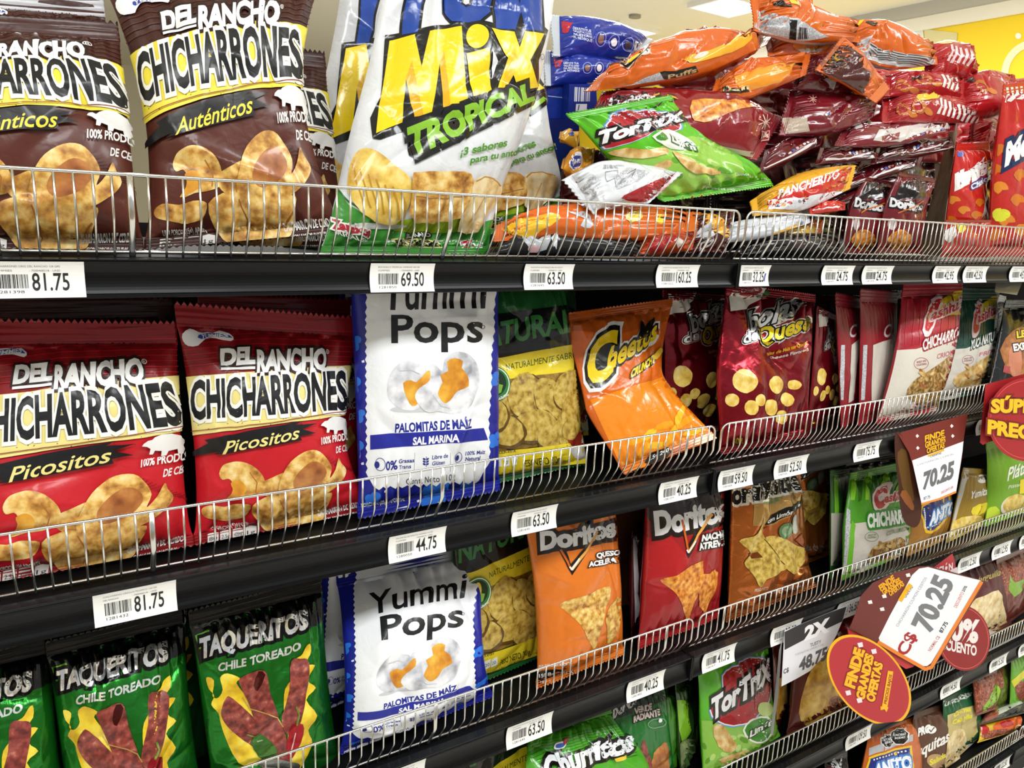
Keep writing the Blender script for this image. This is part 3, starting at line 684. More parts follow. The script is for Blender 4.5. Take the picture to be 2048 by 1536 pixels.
p = Pouch([(0, on_line(335, .15, RT[1] + .006), on_line(700, .16, RT[1] + .006)), (1, unproj(330, 60, .2), unproj(648, 105, .215))], .06, 23, **KR)
bag('pork_rind_bag', 'brown pork rind bag peeking out behind the fully visible brown one', p, pr_brn, BRN[1], group=G2, seal=BRN[0])
p = Pouch([(0, on_line(-60, .15, RT[1] + .006), on_line(270, .16, RT[1] + .006)), (1, unproj(-60, -30, .2), unproj(205, -8, .21))], .06, 24, **KR)
bag('pork_rind_bag', 'brown bag with silvery top seal behind the cut-off brown one', p, pr_brn, BRN[1], group=G2, seal='c8c8cc')
# ---------------------------------------------------------------- popcorn bags
def zigzag(a, b, n, amp):
    a = np.array(a, float); b = np.array(b, float); d = b - a; nn = np.array([-d[1], d[0]]) / np.linalg.norm(d)
    return [tuple(a + d * k / n + nn * amp * (1 if k % 2 else -1)) for k in range(n + 1)]
def pop_print(pr):
    P, E, Tx = pr.p_, pr.e_, pr.t_; B = '1b2390'; LB_ = '2c74dc'
    for (x, y, r) in [(706, 690, 15), (702, 776, 18), (716, 835, 13), (705, 905, 20), (700, 968, 16), (742, 1000, 14), (868, 990, 26), (935, 965, 16), (985, 760, 14), (988, 880, 14)]:
        E(x, y, r, r * .75, LB_, 40, 12); E(x + r * .6, y - r * .7, r * .6, r * .55, LB_, 0, 10); E(x - r * .5, y + r * .6, r * .55, r * .5, LB_, 0, 10)
    g = random.Random(5)
    for k in range(16): x, y = g.choice([(g.uniform(694, 728), g.uniform(600, 1020)), (g.uniform(740, 970), g.uniform(965, 1030))]); P([(x, y), (x + 5, y - 2), (x + 6, y + 3), (x + 1, y + 4)], 'e8ecf8')
    L = zigzag((731, 470), (734, 952), 60, 1.8); Bt = zigzag((748, 976), (958, 962), 26, 3.0); R = zigzag((975, 930), (992, 470), 50, 1.5)
    P(L + Bt + R, 'eef0f3')
    ik = '19191b'
    Tx('Yummi', 764, 616, 966, 612, 66, ik, .015, up=(0, -1)); Tx('Pops', 785, 685, 962, 683, 61, ik, .02, up=(0, -1)); pr.ring(963, 654, 4, 4, 1, ik)
    E(850, 815, 70, 9, 'c9ccd1', -4)
    W = 'popw'
    P([(776, 790), (777, 760), (790, 735), (812, 722), (838, 728), (850, 738), (846, 775), (838, 815), (812, 820), (792, 812)], W, 3)
    P([(850, 735), (868, 728), (884, 742), (890, 720), (908, 704), (934, 708), (952, 728), (957, 760), (948, 792), (936, 818), (912, 830), (888, 824), (866, 800)], W, 3)
    P([(806, 766), (822, 760), (832, 764), (850, 745), (859, 742), (858, 760), (846, 770), (836, 788), (836, 806), (824, 812), (814, 796)], 'popy', 2)
    P([(894, 724), (908, 716), (924, 722), (922, 736), (932, 748), (936, 772), (914, 782), (902, 800), (888, 806), (872, 790), (884, 765), (880, 750), (896, 742)], 'popy', 2)
    P([(830, 796), (838, 776), (858, 764), (872, 770), (874, 790), (888, 806), (902, 798), (912, 784), (932, 778), (944, 792), (934, 816), (908, 828), (876, 822), (850, 822)], W, 3)
    pr.line([(862, 790), (880, 812), (900, 816)], 1.5, 'b4b6bc'); pr.line([(800, 742), (822, 740), (838, 748)], 1.5, 'b9bbc1')
    Tx('PALOMITAS DE MAÍZ', 793, 865, 940, 855, 18, '20298e', .035, up=(0, -1))
    P([(741, 870), (966, 856), (973, 879), (741, 899)], '252c94')
    Tx('SAL MARINA', 825, 889, 913, 882, 15, 'f4f4f8', .035, lean=.08, up=(0, -1))
    dk = '2b3186'
    for x in (828, 900): pr.line([(x, 905), (x - 2, 942)], 1, 'a8a8b4')
    E(754, 929, 5, 7, dk); pr.ring(760, 928, 10, 13, 1.2, dk)
    Tx('0%', 771, 940, 793, 937, 18, dk, .03, up=(0, -1)); Tx('Grasas', 796, 926, 826, 923, 8, dk, .02, .1, up=(0, -1)); Tx('Trans', 796, 938, 820, 935, 8, dk, .02, .1, up=(0, -1))
    for k in range(3): E(846, 917 + 5 * k, 3, 2, dk, 30); E(853, 917 + 5 * k, 3, 2, dk, -30)
    pr.line([(850, 912), (850, 932)], 1, dk); Tx('Libre de', 863, 918, 894, 914, 8, dk, .02, .1, up=(0, -1)); Tx('Glúten', 863, 930, 887, 927, 8, dk, .02, .1, up=(0, -1))
    pr.ring(916, 914, 8, 11, 1.2, dk); E(914, 915, 4, 6, dk); Tx('100% Maíz', 929, 910, 966, 906, 8, dk, .02, .1, up=(0, -1)); Tx('Natural', 929, 921, 957, 918, 8, dk, .02, .1, up=(0, -1))
    Tx('Cont. Neto 110 g', 811, 968, 912, 958, 13, '3b3b46', .0, up=(0, -1))
    Tx('PORCIÓN (28g) APORTA:', 722, 1014, 808, 1001, 8, 'eef0f8', .03, up=(0, -1))
    for k, n in enumerate(['130', '7g', '180mg', '0g']):
        x, y = 722 + 24 * k, 1042 - 4.5 * k; P([(x, y - 14), (x + 11, y - 19), (x + 21, y - 17), (x + 21, y + 6), (x, y + 10)], 'eceef4'); Tx(n, x + 2, y - 2, x + 19, y - 5, 7, '2b3186', .02, up=(0, -1))
KP = dict(sb=.045, st=.06, pw=2.8, ex=.5)
_zl = RT[1] - .026; _b = (on_line(715, .055, RT[2] + .005), on_line(1000, .065, RT[2] + .005)); _t = (on_line(690, .112, _zl + .052), on_line(996, .122, _zl + .052))
p_ref = Pouch([(0, *_b), (1, *_t)], .085, 31, **KP)
def _mix(v): return tuple(a + (b - a) * v for a, b in zip(_b, _t))
_vf = (_zl - .002 - _b[0][2]) / (_t[0][2] - _b[0][2])
p_pop = Pouch([(0, *_b), (.4, *_mix(.4)), (.7, *_mix(.7)), (_vf, *_mix(_vf)), (1, *[q + np.array([0, .05, 0]) for q in _mix(_vf - .02)])], .085, 31, **KP)
pr_pop = Print(p_ref, 's'); pop_print(pr_pop)
GP = 'blue and white popcorn bags'
bag('popcorn_bag', 'blue and white popcorn bag standing on the second shelf behind the wire fence', p_pop, pr_pop, '1b2390', group=GP)
p = Pouch([(0, on_line(680, .055, RT[3] + .005), on_line(986, .065, RT[3] + .005)), (.55, unproj(682, 1330, .08), unproj(966, 1262, .09)), (1, unproj(672, 1146, .165), unproj(968, 1086, .18))], .085, 32, wr=1.6, **KP)
bag('popcorn_bag', 'blue and white popcorn bag standing on the third shelf below the 44.75 label', p, pr_pop, '1b2390', group=GP)
p = standz(2, 668, 840, .19, .02, 680, 760, .21, .05, 33, turn=.0, **KP)
bag('popcorn_bag', 'shaded blue popcorn bag behind the front one on the second shelf', p, pr_pop, '1b2390', group=GP)
p = standz(3, 628, 800, .155, .02, 640, 800, .18, .055, 34, turn=.03, **KP)
bag('popcorn_bag', 'shaded blue popcorn bag behind the front one on the third shelf', p, pr_pop, '1b2390', group=GP)

# ---------------------------------------------------------------- natural corn chips (green, black and yellow)
def nat_print(pr):
    P, E, Tx = pr.p_, pr.e_, pr.t_
    P([(900, 640), (1180, 604), (1180, 690), (1150, 690), (980, 722), (900, 735)], '0f1311')
    Tx('NATURAL', 944, 700, 1142, 662, 46, '3c8040', .03, up=(-.05, -1))
    P([(900, 733), (980, 721), (1060, 704), (1180, 682), (1180, 738), (1090, 750), (980, 764), (900, 775)], 'e9d22e')
    Tx('NATURALMENTE SABROSAS', 1015, 741, 1172, 711, 13, '33500f', .0, up=(0, -1))
    P([(900, 775), (980, 763), (1080, 750), (1180, 738), (1180, 880), (1080, 892), (900, 915)], 'tortd')
    g = random.Random(9)
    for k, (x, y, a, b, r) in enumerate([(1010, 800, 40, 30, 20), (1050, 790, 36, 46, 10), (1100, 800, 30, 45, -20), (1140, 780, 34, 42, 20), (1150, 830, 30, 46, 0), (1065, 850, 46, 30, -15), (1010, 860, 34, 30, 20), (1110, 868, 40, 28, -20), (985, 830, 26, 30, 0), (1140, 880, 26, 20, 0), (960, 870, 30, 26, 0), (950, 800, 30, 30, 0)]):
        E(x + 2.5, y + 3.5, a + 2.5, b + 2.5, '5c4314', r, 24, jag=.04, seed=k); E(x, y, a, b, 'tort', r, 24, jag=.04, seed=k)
    P([(900, 912), (985, 902), (1080, 892), (1180, 880), (1180, 925), (1080, 935), (985, 946), (900, 955)], 'e9d22e')
    Tx('PESO NETO 300g', 1042, 930, 1112, 921, 13, '4a4a1a', .01, up=(0, -1)); Tx('UNA PORCION APORTA:', 978, 908, 1026, 902, 6, '333310', .02, up=(0, -1))
    for k in range(3): x = 985 + 17 * k; P([(x, 917 - 2 * k), (x + 14, 912 - 2 * k), (x + 14, 930 - 2 * k), (x, 934 - 2 * k)], 'eef0ea'); Tx('20', x + 3, 928 - 2 * k, x + 11, 926 - 2 * k, 7, '335522', up=(0, -1))
    E(1158, 895, 24, 20, 'e6e6e2'); E(1150, 878, 20, 16, '8a2a1c'); E(1138, 858, 16, 22, 'tort', 20)
    E(985, 768, 33, 35, '2f7a38'); pr.ring(985, 768, 31, 33, 2, 'e8ead8'); E(985, 766, 24, 26, '17301a'); E(985, 762, 9, 18, 'e2c63a'); P([(968, 770), (976, 768), (983, 790), (972, 785)], '7fae3a'); P([(1002, 770), (994, 768), (987, 790), (998, 785)], '7fae3a'); Tx('DE MAÍZ NATURAL', 966, 801, 1012, 790, 6, 'eaeadd', .02, arch=-6, up=(0, -1))
KN = dict(sb=.04, st=.06, pw=2.8, ex=.5)
p_nat = standz(2, 930, 1170, .088, -.01, 918, 1128, .15, .065, 41, turn=.02, **KN)
pr_nat = Print(p_nat, 'g'); nat_print(pr_nat)
GN = 'green and yellow natural corn chip bags'
bag('corn_chip_bag', 'green and yellow natural corn chip bag beside the popcorn bag on the second shelf', p_nat, pr_nat, '1f5a2a', 'g', group=GN, cat='chip bag')
p = standz(3, 905, 1108, .098, -.01, 898, 1075, .18, .055, 42, turn=.03, **KN)
bag('corn_chip_bag', 'green and yellow natural corn chip bag squeezed beside the orange bag on the third shelf', p, pr_nat, '1f5a2a', 'g', group=GN, cat='chip bag')
p = standz(4, 905, 1085, .08, -.01, 900, 1080, .14, .07, 43, turn=.02, **KN)
bag('corn_chip_bag', 'green and yellow natural corn chip bag cut by the lower edge of the photo', p, pr_nat, '1f5a2a', 'g', group=GN, cat='chip bag')
p = standz(2, 1010, 1175, .22, .015, 1000, 1150, .25, .05, 44, turn=.02, **KN)
bag('corn_chip_bag', 'shaded natural corn chip bag behind the front one on the second shelf', p, pr_nat, '1f5a2a', 'g', group=GN, cat='chip bag')

# ---------------------------------------------------------------- orange cheese puff bag
def puff_print(pr):
    P, E, Tx = pr.p_, pr.e_, pr.t_
    P([(1120, 620), (1345, 590), (1345, 640), (1240, 668), (1130, 660)], 'b8561a')
    P([(1180, 800), (1330, 752), (1440, 880), (1250, 950)], 'ee8a1e')
    lg = dict(fin='g')
    for col, b in (('f4f2ee', .17), ('141210', .11)):
        Tx('C', 1176, 772, 1222, 748, 92, col, b + .02, up=(.10, -1)); Tx('heetos', 1215, 742, 1314, 676, 50, col, b, up=(.12, -1), h1=42)
    E(1198, 722, 22, 34, '141210', 15)
    Tx('C', 1176, 772, 1222, 748, 92, 'f2cf1d', .05, up=(.10, -1)); Tx('heetos', 1215, 742, 1314, 676, 50, 'f2cf1d', .03, up=(.12, -1), h1=42)
    P([(1268, 682), (1285, 640), (1290, 655), (1312, 632), (1300, 672)], '141210')
    Tx('CRUNCHY', 1257, 757, 1308, 724, 17, 'f2d21c', .05, ('141210', .12), up=(.2, -1)); P([(1306, 712), (1320, 696), (1323, 703), (1310, 720)], 'f0c53a', 2)
    for k, (x, y, r) in enumerate([(1275, 880, 20), (1300, 868, 40), (1330, 850, 15), (1350, 862, 60), (1372, 842, 35), (1310, 890, 10), (1340, 878, 50), (1390, 862, 20), (1285, 900, 60), (1362, 830, 70)]):
        E(x, y, 20, 7, 'f6c02a' if k % 2 else 'f4a41c', -r, 14, jag=.15, seed=k)
    P([(1288, 925), (1300, 905), (1335, 893), (1342, 905), (1330, 918), (1300, 930)], '141414'); Tx('1.5g 240', 1296, 922, 1336, 903, 8, 'eeeeee', .02, up=(.1, -1))
    P([(1262, 942), (1282, 935), (1284, 946), (1264, 950)], '141414')
p_puf = Pouch([(0, unproj(1248, 950, .036), unproj(1434, 876, .05)), (.42, unproj(1168, 818, .085), unproj(1332, 760, .13)), (.5, unproj(1166, 806, .092), unproj(1326, 748, .135)), (1, unproj(1122, 628, .15), unproj(1346, 597, .17))], .055, 51, wr=1.3, sb=.05, st=.05, pw=2.6)
pr_puf = Print(p_puf, 'g'); puff_print(pr_puf)
bag('cheese_puff_bag', 'orange crunchy cheese puff bag folded in the middle, leaning on the second wire fence', p_puf, pr_puf, 'd9661a', 'g', seal='b8561a')

# ---------------------------------------------------------------- red foil cheese ball bags
def bolas_print(pr):
    P, E, Tx = pr.p_, pr.e_, pr.t_
    P([(1464, 575), (1534, 572), (1512, 616), (1466, 622)], 'e6e2d8', fin='s'); E(1500, 582, 24, 9, 'a01820', -6, fin='s'); Tx('Diana', 1482, 586, 1518, 581, 9, 'f0f0f0', .02, up=(0, -1))
    P([(1524, 588), (1534, 580), (1540, 588), (1530, 596)], '2f7a38')
    for col, b in (('f2efe8', .13), ('131313', .085)):
        Tx('bolas', 1514, 664, 1592, 628, 44, col, b, up=(.06, -1)); Tx('de', 1497, 687, 1526, 678, 22, col, b, up=(.05, -1)); Tx('Queso', 1534, 690, 1622, 656, 34, col, b, up=(.05, -1))
    Tx('bolas', 1514, 664, 1592, 628, 44, 'f2f2f0', .03, up=(.06, -1)); Tx('de', 1497, 687, 1526, 678, 22, 'f2f2f0', .03, up=(.05, -1)); Tx('Queso', 1534, 690, 1622, 656, 34, 'ecd21e', .03, up=(.05, -1))
    pr.ring(1598, 610, 4, 4, 1, 'c8b8b8'); Tx('Bolitas de Maiz con Queso', 1548, 712, 1620, 690, 7, 'e8b020', .03, up=(0, -1)); Tx('Cheese Flavored', 1558, 719, 1620, 702, 6, 'e8e8e8', .02, up=(0, -1))
    for k, (x, y, r) in enumerate([(1488, 762, 24), (1462, 800, 13), (1520, 800, 12), (1500, 815, 15), (1560, 770, 18), (1585, 800, 14), (1545, 815, 16), (1600, 770, 10), (1570, 835, 14)]):
        E(x, y, r, r, 'chipy', 0, 22, jag=.03, seed=k)
    Tx('60g', 1466, 890, 1482, 884, 12, 'e8d21e', .04, up=(0, -1))
p_bol = Pouch([(0, on_line(1440, .05, RT[2] + .005), on_line(1615, .06, RT[2] + .005)), (.5, unproj(1430, 745, .075), unproj(1622, 735, .085)), (1, unproj(1452, 566, .11), unproj(1632, 590, .12))], .075, 61, wr=2.0, sb=.04, st=.05)
pr_bol = Print(p_bol, 'f'); bolas_print(pr_bol)
GB = 'red foil cheese ball bags on the second shelf'
bag('cheese_ball_bag', 'red foil cheese ball bag facing out, just after the bay joint on the second shelf', p_bol, pr_bol, '8e1424', 'f', group=GB)
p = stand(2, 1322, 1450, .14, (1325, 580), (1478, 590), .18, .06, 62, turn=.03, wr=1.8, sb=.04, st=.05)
bag('cheese_ball_bag', 'red foil cheese ball bag in shade between the orange bag and the bay joint', p, pr_bol, '7a1220', 'f', group=GB)  # same foil in a darker film colour, shade put into the red
p = stand(2, 1612, 1682, .075, (1634, 612), (1692, 640), .10, .03, 63, turn=.10, wr=1.8, sb=.04, st=.05)
bag('cheese_ball_bag', 'red foil cheese ball bag seen at a slant beside the plain red bag edges', p, pr_bol, '8e1424', 'f', group=GB)
# ---------------------------------------------------------------- second shelf, far end
def cash_print(pr, c):
    P, E, Tx = pr.p_, pr.e_, pr.t_; top, ink2, l1, l2, chip = c
    P([(1770, 702), (1830, 698), (1912, 672), (1930, 668), (1900, 830), (1740, 850)], 'd8d2c4')
    for k in range(9): pr.line([(1800 + 14 * k, 600), (1795 + 14 * k, 690)], 1.5, ink2)
    P([(1846, 644), (1862, 612), (1890, 594), (1925, 580), (1932, 626), (1900, 630), (1868, 640), (1850, 655)], 'f0d022', 2)
    Tx('C', 1848, 662, 1864, 652, 52, 'c82a34', .09, [('f6d8d8', .15)], up=(.2, -1)); Tx("ashita's", 1862, 641, 1930, 612, 22, 'c82a34', .03, [('f6d8d8', .1)], up=(.1, -1))
    Tx(l1, 1841, 701, 1922, 672, 22, 'f4f2ee', .03, [(top, .1)], up=(.15, -1)); Tx(l2, 1872, 718, 1918, 706, 10, 'c86a74', .02, up=(.1, -1))
    pr.ring(1839, 727, 15, 12, 1.2, 'a86068'); Tx('BAJO EN', 1830, 726, 1848, 723, 4, 'a86068', .02, up=(0, -1)); Tx('COLESTEROL', 1829, 732, 1850, 729, 4, 'a86068', .02, up=(0, -1))
    P([(1812, 790), (1822, 765), (1850, 745), (1885, 722), (1905, 715), (1905, 800), (1850, 812)], chip, 2)
    g = random.Random(4)
    for k in range(14): pr.e_(g.uniform(1830, 1895), g.uniform(742, 795), 9, 3, 'rindd' if k % 2 else 'chipt', g.uniform(0, 180), 10, jag=.2, seed=k)
KC = dict(sb=.05, st=.09)
p_cas = Pouch([(0, on_line(1752, .06, RT[2] + .005), on_line(1872, .075, RT[2] + .005)), (.6, unproj(1790, 690, .085), unproj(1914, 665, .10)), (1, unproj(1806, 566, .12), unproj(1926, 566, .14))], .06, 71, **KC)
pr_cas = Print(p_cas, 's'); cash_print(pr_cas, ('9a1c2a', 'b8323e', 'CHICHARRON', 'CRIOLLO', 'nut'))
pr_cag = Print(p_cas, 's'); cash_print(pr_cag, ('1f4a3c', '2c5c4c', 'YUCA NATURAL', 'FRITA', 'chipt'))
GC = 'pork rind and cassava bags at the far end of the second shelf'
bag('pork_rind_bag', 'red and cream pork rind bag facing out in front of the dark green bag', p_cas, pr_cas, 'a81f2e', group=GC)
p = Pouch([(0, on_line(1850, .125, RT[2] + .005), on_line(1950, .135, RT[2] + .005)), (.6, unproj(1902, 690, .145), unproj(1996, 670, .155)), (1, unproj(1912, 575, .19), unproj(1992, 578, .2))], .045, 72, **KC)
bag('cassava_chip_bag', 'dark green and cream cassava chip bag with a hang hole on the second shelf', p, pr_cag, '1f4a3c', group=GC)
def side_print(pr, film, x0, x1):
    P, Tx = pr.p_, pr.t_
    P([(x0 + 4, 690), (x1, 676), (x1 - 8, 800), (x0, 806)], 'd0cabd'); P([(x0 - 16, 690), (x0 - 8, 690), (x0 - 12, 800), (x0 - 20, 800)], 'finew')
    Tx('C', x1 - 20, 676, x1 - 8, 672, 26, 'e8d8d8', .02, up=(.1, -1))
for i, (xl, xr, tl, tr, lb) in enumerate([(1682, 1722, (1670, 586), (1722, 596), 'plain red bag edge standing next to the foil cheese ball bags'), (1716, 1792, (1720, 578), (1795, 584), 'plain red bag standing slanted right against the cream-fronted red bag')]):
    p = stand(2, xl, xr, .07, tl, tr, .11, .026, 73 + i, turn=.05, **KC); pr = Print(p, 's'); side_print(pr, None, [1698, 1742][i], [1718, 1788][i])
    bag('pork_rind_bag', lb, p, pr, '8c1a26', group=GC)
p = stand(2, 1964, 2012, .2, (1986, 586), (2012, 592), .22, .03, 76, turn=.03); pr = Print(p, 'g'); pr.p_([(1986, 605), (2010, 605), (2008, 690), (1984, 690)], 'nut'); pr.p_([(1986, 590), (2008, 590), (2008, 608), (1988, 606)], 'dadce0')
bag('nut_pack', 'clear pack of nuts behind the dark green bag', p, pr, 'a89a70', 'g', cat='snack bag')
p = stand(2, 1968, 2130, .08, (2010, 600), (2120, 600), .14, .06, 77, turn=.03); pr = Print(p, 'g')
pr.p_([(2000, 700), (2030, 660), (2060, 660), (2060, 740), (2030, 760)], 'rindd', 2); pr.p_([(2018, 705), (2030, 690), (2042, 705), (2040, 750), (2024, 750)], 'd88a6a', 2); pr.t_('EXPLOSIVO', 2027, 702, 2100, 690, 14, 'f4f4f2', .05, ('10100c', .1), up=(0, -1)); pr.t_('LEÑA', 2036, 676, 2080, 668, 14, 'e8d24a', .04, ('10100c', .1), up=(0, -1)); pr.p_([(2008, 730), (2022, 733), (2020, 748), (2005, 744)], 'b84a4a')
bag('snack_bag', 'black snack bag with yellow and white lettering above the red round sign', p, pr, '15161a', 'g')
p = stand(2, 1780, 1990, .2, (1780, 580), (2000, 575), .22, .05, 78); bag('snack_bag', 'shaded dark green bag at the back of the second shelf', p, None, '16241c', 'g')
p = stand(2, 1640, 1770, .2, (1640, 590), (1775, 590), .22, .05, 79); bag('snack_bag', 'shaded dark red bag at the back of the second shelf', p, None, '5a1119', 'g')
o = MB(); q = [unproj(1992, 562, .03), unproj(2046, 562, .03), unproj(2034, 590, .02), unproj(1990, 584, .02)]
mesh_obj('label_holder', [*q, *[v + np.array([0, .001, 0]) for v in q]], [[0, 1, 2, 3], [7, 6, 5, 4], [0, 4, 5, 1], [1, 5, 6, 2], [2, 6, 7, 3], [3, 7, 4, 0]], mat('grey_plastic', '6a6a62', .3), smooth=False)
tag(bpy.data.objects['label_holder'], 'grey plastic flap hanging under the top price rail', 'label holder')

# ---------------------------------------------------------------- third shelf: taquito bags, corn chips
def taq_print(pr):
    P, E, Tx = pr.p_, pr.e_, pr.t_
    P([(375, 1230), (640, 1180), (650, 1240), (620, 1255), (560, 1262), (480, 1300), (420, 1325), (400, 1330)], '0e0f10', fin='g')
    P([(460, 1270), (530, 1245), (600, 1222), (590, 1240), (500, 1280)], '5a1616'); P([(390, 1272), (420, 1262), (430, 1290), (400, 1300)], '7fce3a')
    Tx('TAQUERITOS', 403, 1318, 612, 1256, 40, 'f0f0f2', .045, ('0e0f10', .14), up=(-.03, -1), arch=-4)
    Tx('CHILE TOREADO', 442, 1348, 601, 1300, 17, 'f0f4ec', .035, up=(0, -1), arch=-4)
    F = 'flame'
    P([(415, 1358), (432, 1366), (428, 1395), (440, 1400), (450, 1385), (446, 1362), (460, 1352), (486, 1362), (478, 1372), (500, 1400), (520, 1420), (560, 1500), (520, 1540), (480, 1530), (455, 1480), (445, 1450), (440, 1430), (425, 1412), (432, 1395), (420, 1380)], F, 3)
    P([(618, 1286), (620, 1310), (610, 1330), (628, 1330), (614, 1360), (630, 1375), (612, 1400), (632, 1430), (616, 1460), (624, 1490), (600, 1540), (570, 1540), (575, 1470), (570, 1420), (572, 1380), (590, 1350), (585, 1328), (602, 1312), (608, 1300)], F, 3)
    C = 'chil'
    P([(566, 1452), (580, 1380), (583, 1325), (600, 1318), (618, 1326), (612, 1390), (604, 1430), (585, 1470)], C, 3)
    P([(446, 1425), (455, 1404), (470, 1402), (530, 1460), (555, 1500), (545, 1515), (510, 1500), (470, 1470), (450, 1445)], C, 3)
    P([(484, 1362), (520, 1344), (536, 1350), (545, 1390), (565, 1450), (582, 1520), (570, 1540), (530, 1545), (525, 1480), (505, 1420), (490, 1385)], C, 3)
    P([(520, 1346), (512, 1375), (522, 1388), (534, 1352)], '4f1512', 2)
    pr.line([(490, 1400), (505, 1425), (540, 1432), (560, 1440), (568, 1455)], 2.2, 'e8c06a')
    P([(576, 1470), (585, 1448), (604, 1446), (606, 1470), (592, 1500), (578, 1520), (572, 1495)], 'a81f2a', 2); pr.line([(592, 1448), (598, 1430), (594, 1415)], 3, '8aa84a'); pr.line([(582, 1500), (590, 1465)], 2, 'eac8c8')
    P([(508, 1492), (520, 1476), (538, 1480), (555, 1500), (548, 1520), (520, 1516)], '4f7f3a', 2); pr.line([(500, 1475), (515, 1480)], 3, '7f9a4a'); pr.line([(520, 1490), (530, 1486)], 2, 'b8d89a')
    E(560, 1532, 40, 12, '8a8a86')
    Tx('LOT 1402 0325', 412, 1505, 420, 1440, 6, '15301a', .0)
KQ = dict(sb=.05, st=.07, wr=1.3, pw=2.6)
def taq_pouch(x0, sc, seed, zt=.0):
    f = lambda x, y, Y: unproj(x0 + (x - 378) * sc, y + zt, Y)
    return Pouch([(0, f(430, 1640, .055), f(690, 1560, .065)), (.5, f(400, 1440, .075), f(664, 1385, .085)), (1, f(376, 1222, .11), f(642, 1150, .12))], .075, seed, **KQ)
p_taq = taq_pouch(378, 1, 81); pr_taq = Print(p_taq, 'f'); taq_print(pr_taq)
GT = 'green taquito bags on the third shelf'
bag('taquito_bag', 'green foil taquito bag beside the blue popcorn bag, farthest of the front three', p_taq, pr_taq, '1f7a24', 'f', group=GT, seal='101210', back='1a3a1c')
bag('taquito_bag', 'green foil taquito bag between its two neighbours, under the 81.75 label', taq_pouch(92, 1.04, 82, 62), pr_taq, '1f7a24', 'f', group=GT, seal='101210')
bag('taquito_bag', 'green foil taquito bag cut by the corner of the frame', taq_pouch(-190, 1.1, 83, 122), pr_taq, '1f7a24', 'f', group=GT, seal='101210')
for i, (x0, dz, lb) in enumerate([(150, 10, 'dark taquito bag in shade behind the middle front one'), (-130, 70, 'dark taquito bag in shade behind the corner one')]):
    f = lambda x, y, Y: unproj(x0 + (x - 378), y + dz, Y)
    p = Pouch([(0, f(430, 1600, .15), f(670, 1530, .16)), (1, f(390, 1215, .19), f(630, 1150, .2))], .06, 85 + i, **KQ); bag('taquito_bag', lb, p, pr_taq, '14401a', group=GT, seal='101210')  # same bags in darker film, their shade put into the green

def dor_print(pr, kind):
    P, E, Tx = pr.p_, pr.e_, pr.t_
    if kind == 'q':      # orange
        A = lambda x, y: (x, y); chip = 'dory'; k1, k2 = 'QUESO', 'ACELERADO'
    else:                # red: the same layout, moved to its own place
        chip = 'dor'; k1, k2 = 'NACHO', 'ATREVIDO'
    if kind == 'q':
        P([(1050, 1370), (1150, 1350), (1250, 1318), (1250, 1420), (1060, 1440)], 'c83c2a')
        P([(1076, 1082), (1230, 1035), (1232, 1082), (1090, 1108)], '4a1a10')
        wb, we, h = (1086, 1100), (1228, 1070), 36; V = [(1118, 1100), (1143, 1150), (1200, 1058), (1188, 1062), (1142, 1128), (1130, 1098)]
        q1, q2, q3, q4, th = (1189, 1115), (1236, 1109), (1173, 1132), (1250, 1121), 10
        t1 = [(1123, 1212), (1140, 1200), (1180, 1186), (1216, 1172), (1217, 1200), (1204, 1240), (1196, 1280), (1188, 1298), (1178, 1285), (1160, 1250), (1140, 1228)]; t2 = [(1208, 1240), (1222, 1212), (1240, 1192), (1242, 1240), (1228, 1280), (1218, 1288), (1214, 1262)]
    else:
        P([(1285, 1020), (1370, 985), (1450, 975), (1450, 1042), (1400, 1052), (1320, 1072)], '241012')
        P([(1290, 1075), (1340, 1072), (1380, 1120), (1330, 1180), (1285, 1160)], 'b01c22')
        wb, we, h = (1312, 1068), (1450, 1038), 46; V = [(1358, 1040), (1375, 1118), (1424, 1022), (1412, 1024), (1374, 1090), (1366, 1040)]
        q1, q2, q3, q4, th = (1404, 1082), (1452, 1074), (1397, 1100), (1466, 1086), 13
        t1 = [(1322, 1160), (1350, 1150), (1380, 1132), (1404, 1122), (1409, 1130), (1404, 1165), (1392, 1200), (1380, 1228), (1370, 1236), (1360, 1205), (1345, 1180)]; t2 = [(1402, 1152), (1420, 1148), (1438, 1140), (1432, 1180), (1420, 1205), (1408, 1225), (1398, 1195)]
    P(V, '120d0c', fin='g')
    Tx('Doritos', *wb, *we, h, 'eeeef0', .055, [('1a0d0c', .15)], up=(-.08, -1), arch=-2)
    m = ((V[1][0] + V[4][0]) / 2, (V[1][1] + V[4][1]) / 2); pr.line([(V[0][0] + 4, V[0][1]), m], 4, 'c8601e'); pr.line([m, (V[2][0] - 4, V[2][1] + 6)], 5, 'e8a44a'); pr.line([(m[0] - 3, m[1] - 5), m, (m[0] + 14, m[1] - 22)], 3, 'f6f2ea')
    Tx(k1, *q1, *q2, th, 'f2f2f0', .05, ('1a0d0c', .12), up=(0, -1)); Tx(k2, *q3, *q4, th, 'f2f2f0', .05, ('1a0d0c', .12), up=(0, -1))
    P(t1, chip, 3); P(t2, chip, 3)
    if kind == 'q':
        P([(1072, 1346), (1084, 1340), (1134, 1336), (1147, 1342), (1148, 1360), (1134, 1366), (1084, 1372), (1073, 1364)], '15130f')
        for k, n in enumerate(['150', '8g', '240', '1g']): Tx(n, 1078 + 18 * k, 1354 - 2.5 * k, 1090 + 18 * k, 1352 - 2.5 * k, 7, 'f0f0f0', .02, up=(0, -1))
        Tx('UNA PORCIÓN APORTA:', 1075, 1336, 1140, 1328, 6, 'f4e8dc', .02, up=(0, -1)); Tx('18% 8% 10% 0%', 1080, 1366, 1140, 1360, 5, 'f0f0f0', .01, up=(0, -1))
KD = dict(sb=.05, st=.05, pw=2.7)
